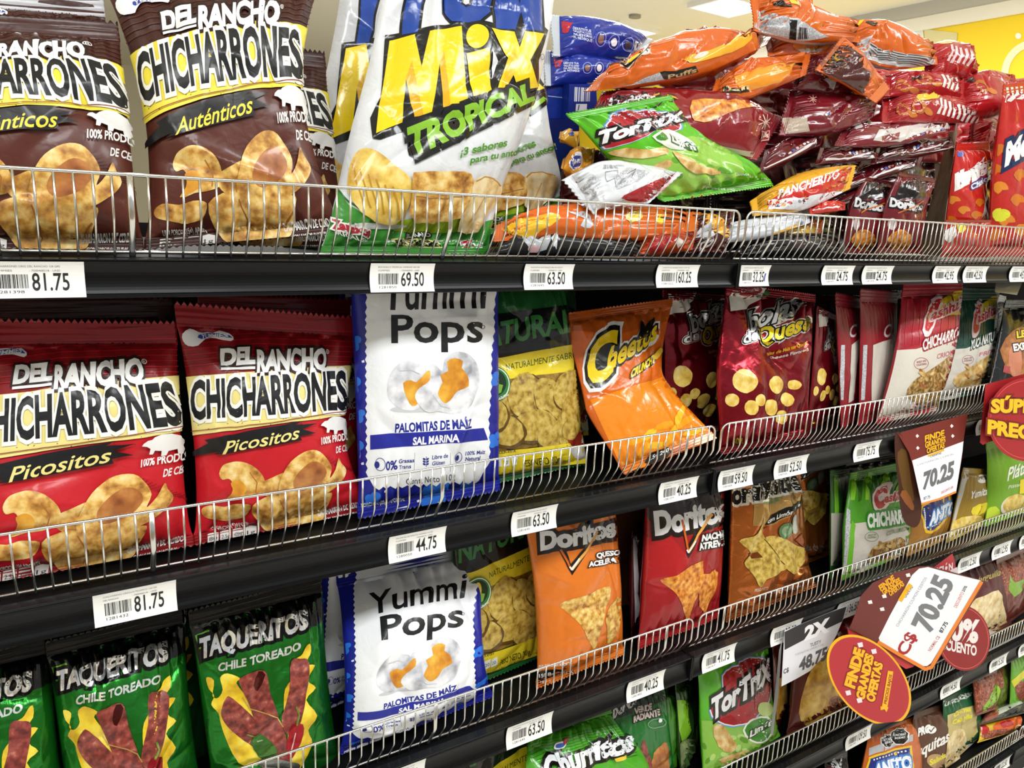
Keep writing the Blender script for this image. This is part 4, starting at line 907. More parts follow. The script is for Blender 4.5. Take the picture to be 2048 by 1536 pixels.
p_dq = Pouch([(0, on_line(1072, .05, RT[3] + .005), on_line(1248, .06, RT[3] + .005)), (.55, unproj(1068, 1190, .075), unproj(1240, 1170, .09)), (1, on_line(1038, .11, RT[2] - .027), on_line(1228, .125, RT[2] - .027))], .075, 91, **KD)
pr_dq = Print(p_dq, 'g'); dor_print(pr_dq, 'q')
p_dn = Pouch([(0, on_line(1274, .06, RT[3] + .005), on_line(1438, .07, RT[3] + .005)), (.5, unproj(1283, 1130, .085), unproj(1444, 1100, .095)), (1, on_line(1292, .115, RT[2] - .027), on_line(1450, .13, RT[2] - .027))], .075, 92, **KD)
pr_dn = Print(p_dn, 'g'); dor_print(pr_dn, 'n')
GD = 'corn chip bags on the third shelf'
bag('corn_chip_bag', 'orange triangle corn chip bag on the third shelf beside the natural chips', p_dq, pr_dq, 'dd7626', 'g', group=GD, cat='chip bag')
bag('corn_chip_bag', 'dark red triangle corn chip bag on the third shelf at the bay joint', p_dn, pr_dn, '9a1a20', 'g', group=GD, cat='chip bag')
o = empty('cardboard_box', on_line(1245, .22, RT[3]), 'brown cardboard box in shade between the orange and the dark red bag', 'box')
a = on_line(1225, .2, RT[3] + .001); b = on_line(1290, .2, RT[3] + .001)
MB().box((a[0], .2, a[2]), (b[0], .36, a[2] + .235)).obj('box', mat('carton', '6a3a1e', .7), o)
MB().box((a[0], .197, a[2] + .225), (b[0], .2, a[2] + .245)).obj('flap', mat('carton', '6a3a1e', .7), o)
p = stand(3, 1262, 1290, .10, (1264, 1062), (1284, 1040), .13, .035, 93, turn=.05); pr = Print(p, 'g'); pr.p_([(1266, 1070), (1276, 1070), (1278, 1250), (1270, 1250)], 'c8c8cc')
bag('corn_chip_bag', 'corn chip bag showing its silvery side seam beside the dark red one', p, pr, '4a1216', 'g', group=GD, cat='chip bag')

def gold_print(pr):
    P, E, Tx = pr.p_, pr.e_, pr.t_
    P([(1500, 985), (1600, 955), (1602, 1010), (1545, 1050), (1500, 1050)], 'b99252'); E(1538, 990, 26, 18, '6f8a58', -10); E(1538, 986, 18, 11, 'b3c29a', -10)
    Tx('Tortilladitas', 1446, 1012, 1594, 976, 38, '15120e', .05, ('e8e4d8', .1), up=(-.05, -1))
    P([(1527, 1050), (1540, 1030), (1570, 1012), (1600, 998), (1601, 1014), (1570, 1028), (1545, 1046)], '15120e'); Tx('con Limón & Sal', 1532, 1046, 1598, 1010, 9, 'f2f0ea', .03, up=(.1, -1), arch=-2)
    T = 'tort'
    P([(1478, 1082), (1500, 1072), (1512, 1064), (1519, 1046), (1528, 1074), (1546, 1096), (1560, 1116), (1572, 1134), (1548, 1150), (1528, 1158), (1516, 1174), (1506, 1148), (1490, 1126), (1502, 1106)], T, 3); P([(1530, 1074), (1560, 1074), (1590, 1090), (1612, 1100), (1606, 1130), (1592, 1148), (1572, 1140), (1550, 1110)], T, 3)
    pr.line([(1528, 1078), (1545, 1100), (1566, 1128)], 1.6, '6b521c'); P([(1498, 1108), (1516, 1104), (1524, 1114), (1505, 1118)], '8a4a1e')
    P([(1520, 1060), (1534, 1052), (1538, 1070), (1528, 1074)], 'b4562a'); P([(1590, 1080), (1606, 1066), (1608, 1096)], 'b4562a')
    E(1569, 1060, 13, 17, '6f9a6a', 20); E(1569, 1060, 9, 12, 'a8c8a0', 20); P([(1582, 1034), (1592, 1030), (1595, 1062), (1584, 1066)], 'd4d2cc', 2)
    Tx('PESO NETO', 1508, 1183, 1532, 1178, 6, 'f0d8c8', .02, up=(0, -1)); Tx('110g', 1516, 1200, 1532, 1196, 8, 'f0d8c8', .02, up=(0, -1)); Tx('Tortillas de maíz', 1545, 1188, 1608, 1174, 8, 'f0d8c8', .02, up=(0, -1))
KG = dict(sb=.05, st=.05, wr=2.4)
p_gl = Pouch([(0, on_line(1452, .05, RT[3] + .005), on_line(1632, .065, RT[3] + .005)), (.5, unproj(1456, 1100, .08), unproj(1612, 1090, .095)), (1, on_line(1462, .11, RT[2] - .027), on_line(1598, .125, RT[2] - .027))], .075, 94, **KG)
pr_gl = Print(p_gl, 'f'); gold_print(pr_gl)
GG = 'copper foil lime chip bags on the third shelf'
bag('tortilla_chip_bag', 'copper foil tortilla chip bag with a star of chips, just past the bay joint', p_gl, pr_gl, 'b4642a', 'f', group=GG, cat='chip bag')
p = standz(3, 1530, 1668, .135, -.012, 1530, 1662, .175, .05, 95, turn=.02, **KG)
bag('tortilla_chip_bag', 'copper foil tortilla chip bag half hidden behind the star-of-chips bag', p, pr_gl, 'b4642a', 'f', group=GG, cat='chip bag')

def lime_print(pr):
    P, E, Tx = pr.p_, pr.e_, pr.t_
    for k in range(8): P([(1700 + 15 * k, 1000 + (k % 2) * 4), (1708 + 15 * k, 1000), (1714 + 16 * k, 945), (1704 + 16 * k, 945)], '2f6a1c' if k % 2 else '8ed22e')
    P([(1690, 1050), (1730, 1044), (1820, 1036), (1822, 1130), (1685, 1150)], 'cfc8bc')
    P([(1682, 1010), (1700, 1020), (1702, 1060), (1690, 1130), (1682, 1130)], 'finew'); P([(1704, 1040), (1712, 1050), (1700, 1150), (1690, 1150)], '6fb832')
    Tx('C', 1752, 1018, 1772, 1008, 36, 'c02834', .09, ('f4e0dc', .15), up=(.1, -1)); Tx('ashitas', 1772, 1006, 1818, 994, 18, 'c02834', .04, ('f4e0dc', .1), up=(.1, -1))
    Tx('CHICHARRON', 1733, 1054, 1826, 1042, 26, 'f6f6f2', .05, ('2f8a2a', .14), up=(0, -1)); Tx('CON LIMON', 1768, 1070, 1818, 1060, 9, '6a8a5a', .01, .2, up=(0, -1))
    pr.ring(1742, 1073, 13, 10, 1, '5a8a4a'); Tx('BAJO EN', 1735, 1072, 1750, 1070, 3.5, '5a8a4a', .01, up=(0, -1)); Tx('COLESTEROL', 1733, 1077, 1751, 1075, 3.5, '5a8a4a', .01, up=(0, -1))
    P([(1735, 1125), (1745, 1095), (1780, 1080), (1805, 1075), (1815, 1090), (1812, 1115), (1770, 1125)], 'nut', 2)
    g = random.Random(8)
    for k in range(12): E(g.uniform(1748, 1806), g.uniform(1088, 1118), 9, 4, 'chipt' if k % 2 else 'rindd', g.uniform(0, 180), 10, jag=.2, seed=k)
p_lim = Pouch([(0, on_line(1682, .055, RT[3] + .005), on_line(1812, .07, RT[3] + .005)), (.55, unproj(1686, 1040, .075), unproj(1820, 1030, .09)), (1, unproj(1700, 946, .11), unproj(1800, 925, .125))], .06, 96, sb=.05, st=.07)
pr_lim = Print(p_lim, 's'); lime_print(pr_lim)
GL = 'green striped pork rind bags on the third shelf'
bag('pork_rind_bag', 'green striped pork rind bag facing out beside the hanging price sign', p_lim, pr_lim, '4f9a26', group=GL)
p = stand(3, 1660, 1692, .07, (1660, 940), (1700, 935), .10, .026, 97, turn=.09); pr = Print(p, 's'); pr.p_([(1662, 1026), (1692, 1026), (1690, 1128), (1660, 1132)], 'a8a298'); pr.p_([(1668, 950), (1676, 950), (1676, 1026), (1668, 1026)], '6fb02a')
bag('pork_rind_bag', 'green and grey bag edge next to the copper foil bags', p, pr, '245a1c', group=GL)
p = stand(3, 1812, 1902, .06, (1826, 985), (1905, 965), .10, .038, 98, turn=.015); pr = Print(p, 'g')
pr.p_([(1842, 1012), (1900, 985), (1892, 1040), (1872, 1062), (1850, 1066), (1844, 1040)], 'e8b828', 2); pr.p_([(1847, 1014), (1896, 990), (1888, 1038), (1868, 1058), (1853, 1060), (1848, 1040)], '17246e', 2)
for k in range(12): pr.e_(1850 + 3.8 * k, 1056 - 1.3 * k - (k > 6) * 3 * (k - 6), 1.6, 1.6, 'f2f0e0', n=8); pr.e_(1849, 1018 + 3.4 * k, 1.5, 1.5, 'f2f0e0', n=8)
pr.t_('ANITO', 1858, 1050, 1906, 1024, 26, 'eef2f8', .05, ('4a8ac8', .1), up=(.1, -1))
bag('snack_bag', 'brown bag with a blue dotted logo panel directly under the hanging price sign', p, pr, 'a2702e', 'g')
p = stand(3, 1893, 1972, .06, (1926, 935), (1985, 940), .10, .036, 99, turn=.02); pr = Print(p, 's')
pr.p_([(1893, 1070), (1900, 1030), (1920, 970), (1930, 935), (1938, 940), (1925, 990), (1905, 1060)], 'c8c4b8'); pr.e_(1966, 957, 13, 9, 'f2f2ee', -15); pr.t_('PRO', 1956, 962, 1976, 957, 9, '8a6a1a', .05, up=(0, -1)); pr.t_('Yumitas', 1940, 998, 1980, 988, 15, 'f6f4ea', .03, .25, up=(0, -1)); pr.p_([(1945, 1015), (1975, 1005), (1970, 1025), (1945, 1030)], 'ead428', 2); pr.p_([(1900, 1045), (1950, 1030), (1968, 1040), (1960, 1070), (1900, 1085)], 'chipy', 2)
bag('snack_bag', 'golden brown chip bag beside the bright green plantain bag on the third shelf', p, pr, '9a7a26')
p = stand(3, 1968, 2110, .07, (1972, 885), (2110, 850), .11, .04, 100, turn=.01); pr = Print(p, 's')
pr.t_('Plátanitos', 2014, 962, 2096, 928, 26, 'f4f6ea', .02, .25, up=(0, -1)); pr.t_('Plátano verde', 2016, 978, 2080, 962, 7, 'e8f0d8', .01, .2, up=(0, -1)); pr.e_(2030, 1012, 30, 22, 'f0e8d0', -15); pr.e_(2032, 1008, 27, 19, 'chipy', -15); pr.p_([(2040, 960), (2060, 955), (2060, 985), (2040, 988)], 'ead428'); pr.p_([(1972, 1020), (1990, 1012), (2000, 1030), (1972, 1040)], 'c8e03a', 2)
bag('plantain_chip_bag', 'bright green plantain chip bag under the red round sign', p, pr, '76a826')
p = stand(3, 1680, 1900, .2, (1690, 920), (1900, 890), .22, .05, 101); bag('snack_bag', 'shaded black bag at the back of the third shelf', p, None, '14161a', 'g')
# ---------------------------------------------------------------- fourth shelf
p = Pouch([(0, unproj(1040, 1660, .045), unproj(1310, 1600, .055)), (.72, unproj(1050, 1508, .07), unproj(1281, 1492, .085)), (.9, unproj(1060, 1478, .085), unproj(1252, 1440, .105)), (1, unproj(1084, 1462, .10), unproj(1228, 1402, .12))], .085, 111, wr=2.6, sb=.03, st=.05)
pr = Print(p, 'g')
for k in range(13): pr.line([(1050 + 4 * k, 1500 + 6 * k - 8), (1180, 1470 + 6 * k - 10), (1275, 1440 + 6 * k)], 1.3, '2c7a1e')
pr.e_(1126, 1492, 13, 8, 'eef0f4', -25); pr.e_(1126, 1492, 9, 5, '3a5ab0', -25); pr.p_([(1128, 1484), (1138, 1474), (1140, 1486), (1134, 1492)], 'b82a38')
pr.t_('Churritos', 1084, 1562, 1268, 1500, 40, 'eceef0', .05, [('15120f', .12)], lean=.1, up=(-.1, -1)); pr.p_([(1092, 1552), (1110, 1545), (1105, 1560)], 'e8c83a'); pr.p_([(1236, 1518), (1252, 1510), (1254, 1518), (1240, 1524)], 'e8c83a')
bag('snack_bag', 'crumpled bright green ridged snack bag rising over the lower edge of the photo', p, pr, '4fa828', 'g')
p = stand(4, 1205, 1352, .075, (1216, 1398), (1328, 1352), .12, .06, 112, turn=.01, sb=.04, st=.05); pr = Print(p, 'g')
pr.p_([(1210, 1400), (1330, 1370), (1332, 1400), (1225, 1440)], '17301c'); pr.t_('Doritos', 1226, 1437, 1272, 1404, 18, 'e8e8ea', .05, ('14100e', .12), up=(0, -1))
pr.t_('VERDE', 1268, 1427, 1303, 1418, 12, 'd8c8c4', .05, ('1a2a1a', .12), up=(-.1, -1)); pr.t_('RADIANTE', 1265, 1443, 1318, 1429, 12, 'd8c8c4', .05, ('1a2a1a', .12), up=(-.1, -1))
pr.ring(1312, 1446, 18, 10, 1, '9ab89a', -10); pr.e_(1318, 1440, 3, 4, 'e8e8e8')
pr.p_([(1282, 1486), (1288, 1481), (1298, 1510), (1304, 1540), (1276, 1540)], 'chil', 2); pr.p_([(1334, 1486), (1322, 1492), (1306, 1505), (1302, 1540), (1336, 1540)], 'rindd', 2)
bag('corn_chip_bag', 'dark green triangle corn chip bag behind the crumpled bright green bag', p, pr, '1c6a2c', 'g', group='corn chip bags on the fourth shelf', cat='chip bag')
p = stand(4, 1338, 1362, .09, (1326, 1380), (1352, 1370), .12, .028, 113, turn=.08, wr=3); bag('snack_bag', 'crinkled dark green bag edge beside the dark green triangle chip bag', p, None, '3a7a1e', 'g')
p = stand(4, 1362, 1398, .08, (1350, 1366), (1386, 1352), .12, .03, 114, turn=.07, wr=3); pr = Print(p, 'g'); pr.p_([(1352, 1400), (1378, 1410), (1386, 1440), (1376, 1488), (1358, 1460)], '7fb82a', 2); pr.p_([(1360, 1490), (1392, 1480), (1396, 1536), (1364, 1536)], '7d8a5e', 2)
bag('snack_bag', 'leaf green bag edge squeezed beside the red-logo lime chip bag', p, pr, '2a4a1c', 'g')
p_ttx = Pouch([(0, on_line(1404, .055, RT[4] + .005), on_line(1560, .07, RT[4] + .005)), (.5, unproj(1398, 1470, .085), unproj(1546, 1400, .095)), (1, unproj(1394, 1322, .11), unproj(1536, 1275, .125))], .065, 115, sb=.04, st=.05)
pr_ttx = Print(p_ttx, 'g')
def ttx(pr):
    P, E, Tx = pr.p_, pr.e_, pr.t_
    P([(1400, 1440), (1480, 1450), (1555, 1420), (1560, 1540), (1400, 1560)], '8abf4a')
    g = random.Random(2)
    for k in range(26): E(g.uniform(1405, 1548), g.uniform(1455, 1535), 8, 5, ['b8d87a', '5f9a2c', '9fca5c'][k % 3], g.uniform(0, 180), 10)
    B = [(1438, 1442), (1424, 1420), (1436, 1392), (1448, 1376), (1446, 1352), (1462, 1336), (1486, 1322), (1514, 1316), (1536, 1326), (1545, 1352), (1540, 1386), (1530, 1414), (1505, 1442), (1470, 1452)]
    c = (1490, 1385)
    P([(c[0] + (x - c[0]) * 1.07, c[1] + (y - c[1]) * 1.07) for x, y in B], '6f9fe0', 2); P([(c[0] + (x - c[0]) * 1.035, c[1] + (y - c[1]) * 1.035) for x, y in B], 'f2f2f2', 2); P(B, 'a81e28', 2)
    Tx('TorTriX', 1428, 1442, 1543, 1358, 42, 'f2f2f4', .05, [('131010', .13)], lean=.1, up=(-.1, -1))
    P([(1430, 1456), (1446, 1450), (1460, 1466), (1474, 1490), (1462, 1506), (1440, 1494)], 'chipt', 2); P([(1440, 1520), (1490, 1500), (1520, 1505), (1470, 1530)], 'chipt', 2)
    P([(1488, 1462), (1500, 1440), (1512, 1436), (1534, 1432), (1544, 1450), (1540, 1468), (1520, 1484), (1500, 1482)], 'f2f4ea', 2); P([(1491, 1461), (1502, 1443), (1513, 1439), (1532, 1436), (1541, 1450), (1537, 1466), (1519, 1481), (1502, 1479)], '3f8a2c', 2); E(1530, 1418, 14, 14, 'c8e08a')
    Tx('Limón', 1499, 1474, 1542, 1448, 12, 'f2f4ee', .04, ('1c3a18', .12), lean=.2, up=(0, -1))
ttx(pr_ttx)
GX = 'lime green red-logo chip bags'
bag('tortilla_chip_bag', 'lime green red-logo chip bag standing on the fourth shelf beside the grey sign', p_ttx, pr_ttx, '57b41e', 'g', group=GX, cat='chip bag')
p = stand(4, 1572, 1745, .06, (1590, 1255), (1740, 1205), .11, .085, 116, turn=.01, wr=.8); pr = Print(p, 'g')
pr.p_([(1600, 1440), (1604, 1390), (1620, 1340), (1650, 1310), (1700, 1290), (1750, 1300), (1750, 1410), (1650, 1456)], 'onion', 3); pr.p_([(1585, 1260), (1740, 1205), (1740, 1240), (1640, 1275)], 'a81a24'); pr.e_(1674, 1406, 16, 14, 'rindd', -20, jag=.06); pr.ring(1674, 1406, 10, 9, 1.2, '4a2412'); pr.line([(1662, 1402), (1686, 1410)], 1.2, '4a2412'); pr.line([(1676, 1394), (1672, 1418)], 1.2, '4a2412')
bag('snack_bag', 'dark red snack bag with a large golden round picture behind the round yellow-edged sign', p, pr, '5c1c14', 'g')
p = stand(4, 1548, 1580, .075, (1545, 1290), (1590, 1270), .11, .028, 117, turn=.08); pr = Print(p, 'g'); pr.p_([(1552, 1360), (1572, 1350), (1574, 1430), (1552, 1440)], 'onion')
bag('snack_bag', 'dark red snack bag edge behind the grey edge-on sign leaf', p, pr, '5c1c14', 'g')
p = stand(4, 1755, 1880, .13, (1770, 1190), (1880, 1130), .16, .04, 118); pr = Print(p, 's'); pr.p_([(1800, 1330), (1880, 1290), (1880, 1340), (1800, 1380)], 'chipc')
bag('snack_bag', 'pale chip bag almost hidden behind the tilted price sign', p, pr, '6a3a30')
p = stand(4, 1905, 2022, .06, (1918, 1132), (2000, 1105), .10, .05, 119, turn=.01); pr = Print(p, 's')
pr.t_('Malanguilla', 1936, 1174, 2002, 1150, 13, 'c8bc6a', .02, .3, up=(0, -1)); pr.p_([(1930, 1240), (1945, 1205), (1970, 1190), (1996, 1180), (2008, 1210), (2014, 1250), (1980, 1262), (1940, 1258)], 'chipc', 2); pr.p_([(1925, 1262), (2018, 1262), (2020, 1280), (1925, 1290)], 'dcd8d0')
bag('cassava_chip_bag', 'maroon chip bag showing pale root chips beside the red oval sign', p, pr, '571f24')
p = stand(4, 2000, 2060, .07, (1992, 1118), (2056, 1090), .10, .045, 120, turn=.02); pr = Print(p, 'g'); pr.p_([(1992, 1120), (2056, 1090), (2056, 1170), (2000, 1200)], 'bean'); pr.p_([(2020, 1150), (2030, 1165), (2048, 1158), (2046, 1180), (2030, 1195), (2020, 1180)], '7fae2a')
bag('bean_pack', 'brown bean pack above the far 12.50 label on the fourth shelf', p, pr, '6a2a20', 'g', cat='bean pack')

# ---------------------------------------------------------------- lowest shelf
p = stand(5, 1690, 1850, .045, (1738, 1462), (1836, 1432), .11, .06, 131, sb=.04, st=.04); pr = Print(p, 'g')
pr.p_([(1738, 1496), (1826, 1468), (1826, 1482), (1738, 1512)], 'b4b4b8')
for cx, cy, r in ((1776, 1482, 15), (1800, 1473, 19)):
    for rr, c in ((r, 'f2f2f2'), (r - 1.6, '141212')): pr.p_([(cx + rr * math.cos(math.pi / 8 + k * math.pi / 4), cy - rr * .95 * math.sin(math.pi / 8 + k * math.pi / 4)) for k in range(8)], c)
    pr.t_('EXCESO', cx - r * .6, cy, cx + r * .6, cy - 3, 4, 'f2f2f2', .03, up=(0, -1)); pr.t_('SODIO', cx - r * .5, cy + 6, cx + r * .5, cy + 3, 4, 'f2f2f2', .03, up=(0, -1))
pr.p_([(1735, 1560), (1738, 1520), (1746, 1512), (1816, 1492), (1824, 1500), (1822, 1560)], 'e8c02a', 2); pr.p_([(1739, 1560), (1742, 1522), (1749, 1516), (1813, 1497), (1819, 1503), (1817, 1560)], '1a2c80', 2)
for k in range(11): pr.e_(1750 + 6.2 * k, 1520 - 1.75 * k, 1.8, 1.8, 'f4f2e0', n=8)
pr.t_('ANITO', 1752, 1556, 1822, 1536, 26, 'eef2f8', .06, ('3a7ac8', .12), up=(0, -1))
bag('snack_bag', 'orange snack bag with black octagon warnings on the lowest shelf', p, pr, 'c4601c', 'g')
p = stand(5, 1640, 1700, .06, (1650, 1512), (1694, 1500), .10, .05, 132); pr = Print(p, 'g'); pr.p_([(1660, 1530), (1668, 1515), (1675, 1530), (1684, 1512), (1682, 1536), (1660, 1545)], 'e8e8ea'); pr.p_([(1652, 1535), (1666, 1530), (1664, 1550), (1652, 1550)], '8a1420')
bag('snack_bag', 'black bag with a white splash at the lower edge beside the orange bag', p, pr, '120d0e', 'g')
p = stand(5, 1800, 1920, .055, (1828, 1425), (1904, 1402), .105, .05, 133, turn=.01); pr = Print(p, 's')
pr.t_('PRO', 1839, 1473, 1862, 1464, 16, 'f2f2ee', .06, up=(0, -1)); pr.e_(1864, 1460, 9, 8, 'f2f2ee'); pr.line([(1860, 1460), (1863, 1464), (1869, 1455)], 2, '5b3a28')
pr.t_('Yuquitas', 1820, 1526, 1898, 1482, 22, 'f2efe6', .03, .2, up=(0, -1)); pr.e_(1872, 1522, 18, 14, 'b8946a'); pr.t_('Salada', 1858, 1530, 1890, 1514, 10, 'e8d83a', .04, .2, up=(0, -1))
pr.p_([(1890, 1540), (1893, 1500), (1900, 1470), (1912, 1456), (1920, 1460), (1925, 1540)], 'chipc', 2)
bag('cassava_chip_bag', 'brown cassava chip bag with white slanted lettering on the lowest shelf', p, pr, '593827')
p = stand(5, 1880, 1966, .06, (1886, 1398), (1950, 1362), .10, .05, 134, turn=.03); pr = Print(p, 's')
pr.t_('Yuquitas', 1876, 1418, 1944, 1394, 14, 'f0f2ea', .03, .2, up=(0, -1)); pr.e_(1922, 1436, 22, 16, 'b9a86a', -15); pr.t_('Crema', 1906, 1434, 1942, 1422, 9, 'e8dc2a', .04, .2, up=(0, -1)); pr.t_('Cebolla', 1904, 1449, 1944, 1436, 9, 'e8dc2a', .04, .2, up=(0, -1))
pr.p_([(1894, 1430), (1952, 1410), (1956, 1480), (1920, 1492), (1894, 1500)], 'c9b878'); pr.e_(1922, 1436, 22, 16, 'b9a86a', -15); pr.t_('Crema', 1906, 1434, 1942, 1422, 9, 'e8dc2a', .04, .2, up=(0, -1)); pr.t_('Cebolla', 1904, 1449, 1944, 1436, 9, 'e8dc2a', .04, .2, up=(0, -1))
pr.p_([(1900, 1540), (1898, 1490), (1906, 1462), (1930, 1460), (1936, 1500), (1926, 1540)], 'chipc', 2); pr.p_([(1934, 1490), (1956, 1482), (1962, 1520), (1934, 1530)], 'dcdade')
bag('cassava_chip_bag', 'dark green and cream cassava chip bag beside the bean packs on the lowest shelf', p, pr, '1d5a34')
GBN = 'bean packs on the lowest shelf'
def bean(lbl, bl, br, tr, tl, seed, prn, film='8a3a28', T=.035, **k):
    p = quad(bl, br, tr, tl, T, seed, **k); pr = Print(p, 'g'); prn(pr); bag('bean_pack', lbl, p, pr, film, 'g', group=GBN, cat='bean pack')
def b1(pr): pr.p_([(1945, 1362), (1990, 1345), (1986, 1400), (1950, 1428)], 'bean'); pr.p_([(1985, 1385), (1992, 1368), (2000, 1385), (1986, 1410), (1965, 1424)], '86c02a', 2)
def b2(pr): pr.p_([(1984, 1348), (2008, 1335), (2006, 1375), (1986, 1385)], 'bean'); pr.p_([(1978, 1400), (1990, 1370), (2002, 1382), (1990, 1412)], 'a8d838', 2)
def b3(pr): pr.p_([(2030, 1372), (2052, 1362), (2052, 1400), (2036, 1398)], 'bean', 2); pr.p_([(2022, 1362), (2050, 1340), (2050, 1356), (2028, 1375)], 'e0d83a')
def b4(pr): pr.e_(2022, 1422, 14, 10, '101214'); pr.p_([(1990, 1420), (2040, 1400), (2046, 1406), (1996, 1430)], 'c8ccb8'); pr.p_([(1956, 1425), (1992, 1412), (1996, 1432), (1962, 1446)], '9a4a3a', 2)
def b5(pr): pr.p_([(1985, 1452), (2010, 1438), (2048, 1430), (2048, 1450), (2000, 1462)], 'e0601a', 2); pr.p_([(2000, 1446), (2020, 1440), (2026, 1450), (2006, 1456)], 'b81f28', 2); pr.p_([(1960, 1472), (1985, 1460), (2030, 1458), (2046, 1470), (1990, 1480)], 'bean', 2); pr.ring(2040, 1456, 10, 7, 2, 'f0e8c0'); pr.p_([(1955, 1455), (1970, 1450), (1980, 1462), (1965, 1468)], 'b81f28', 2)
bean('bean pack with a picture of brown beans leaning on the green cassava chip bag', (1952, 1432, .07), (1992, 1418, .085), (1994, 1338, .12), (1944, 1356, .11), 141, b1)
bean('bean pack with a yellow-green leaf picture, second from the green cassava chip bag', (1986, 1425, .12), (2012, 1410, .13), (2016, 1322, .15), (1984, 1340, .145), 142, b2, '6a7a2a')
bean('bright green bean pack at the frame edge under the 15.50 label', (2018, 1418, .10), (2070, 1400, .12), (2072, 1290, .14), (2022, 1312, .13), 143, b3, '6ab028')
bean('black and silver bean pack lying on the others', (1956, 1450, .06), (2060, 1424, .07), (2064, 1395, .12), (1976, 1415, .12), 144, b4, '4a4c3a')
bean('yellow and red bean pack lying lowest behind the wire fence', (1955, 1486, .05), (2064, 1452, .055), (2066, 1420, .09), (1958, 1448, .08), 145, b5, 'd8b82a')
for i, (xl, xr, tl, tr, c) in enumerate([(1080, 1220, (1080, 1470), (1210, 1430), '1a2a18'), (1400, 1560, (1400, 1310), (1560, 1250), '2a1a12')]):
    p = stand(4, xl, xr, .19, tl, tr, .2, .05, 151 + i); bag('snack_bag', ['shaded dark green bag at the back behind the crumpled bright green bag', 'shaded brown bag at the back behind the red-logo lime chip bag'][i], p, None, c, 'g')
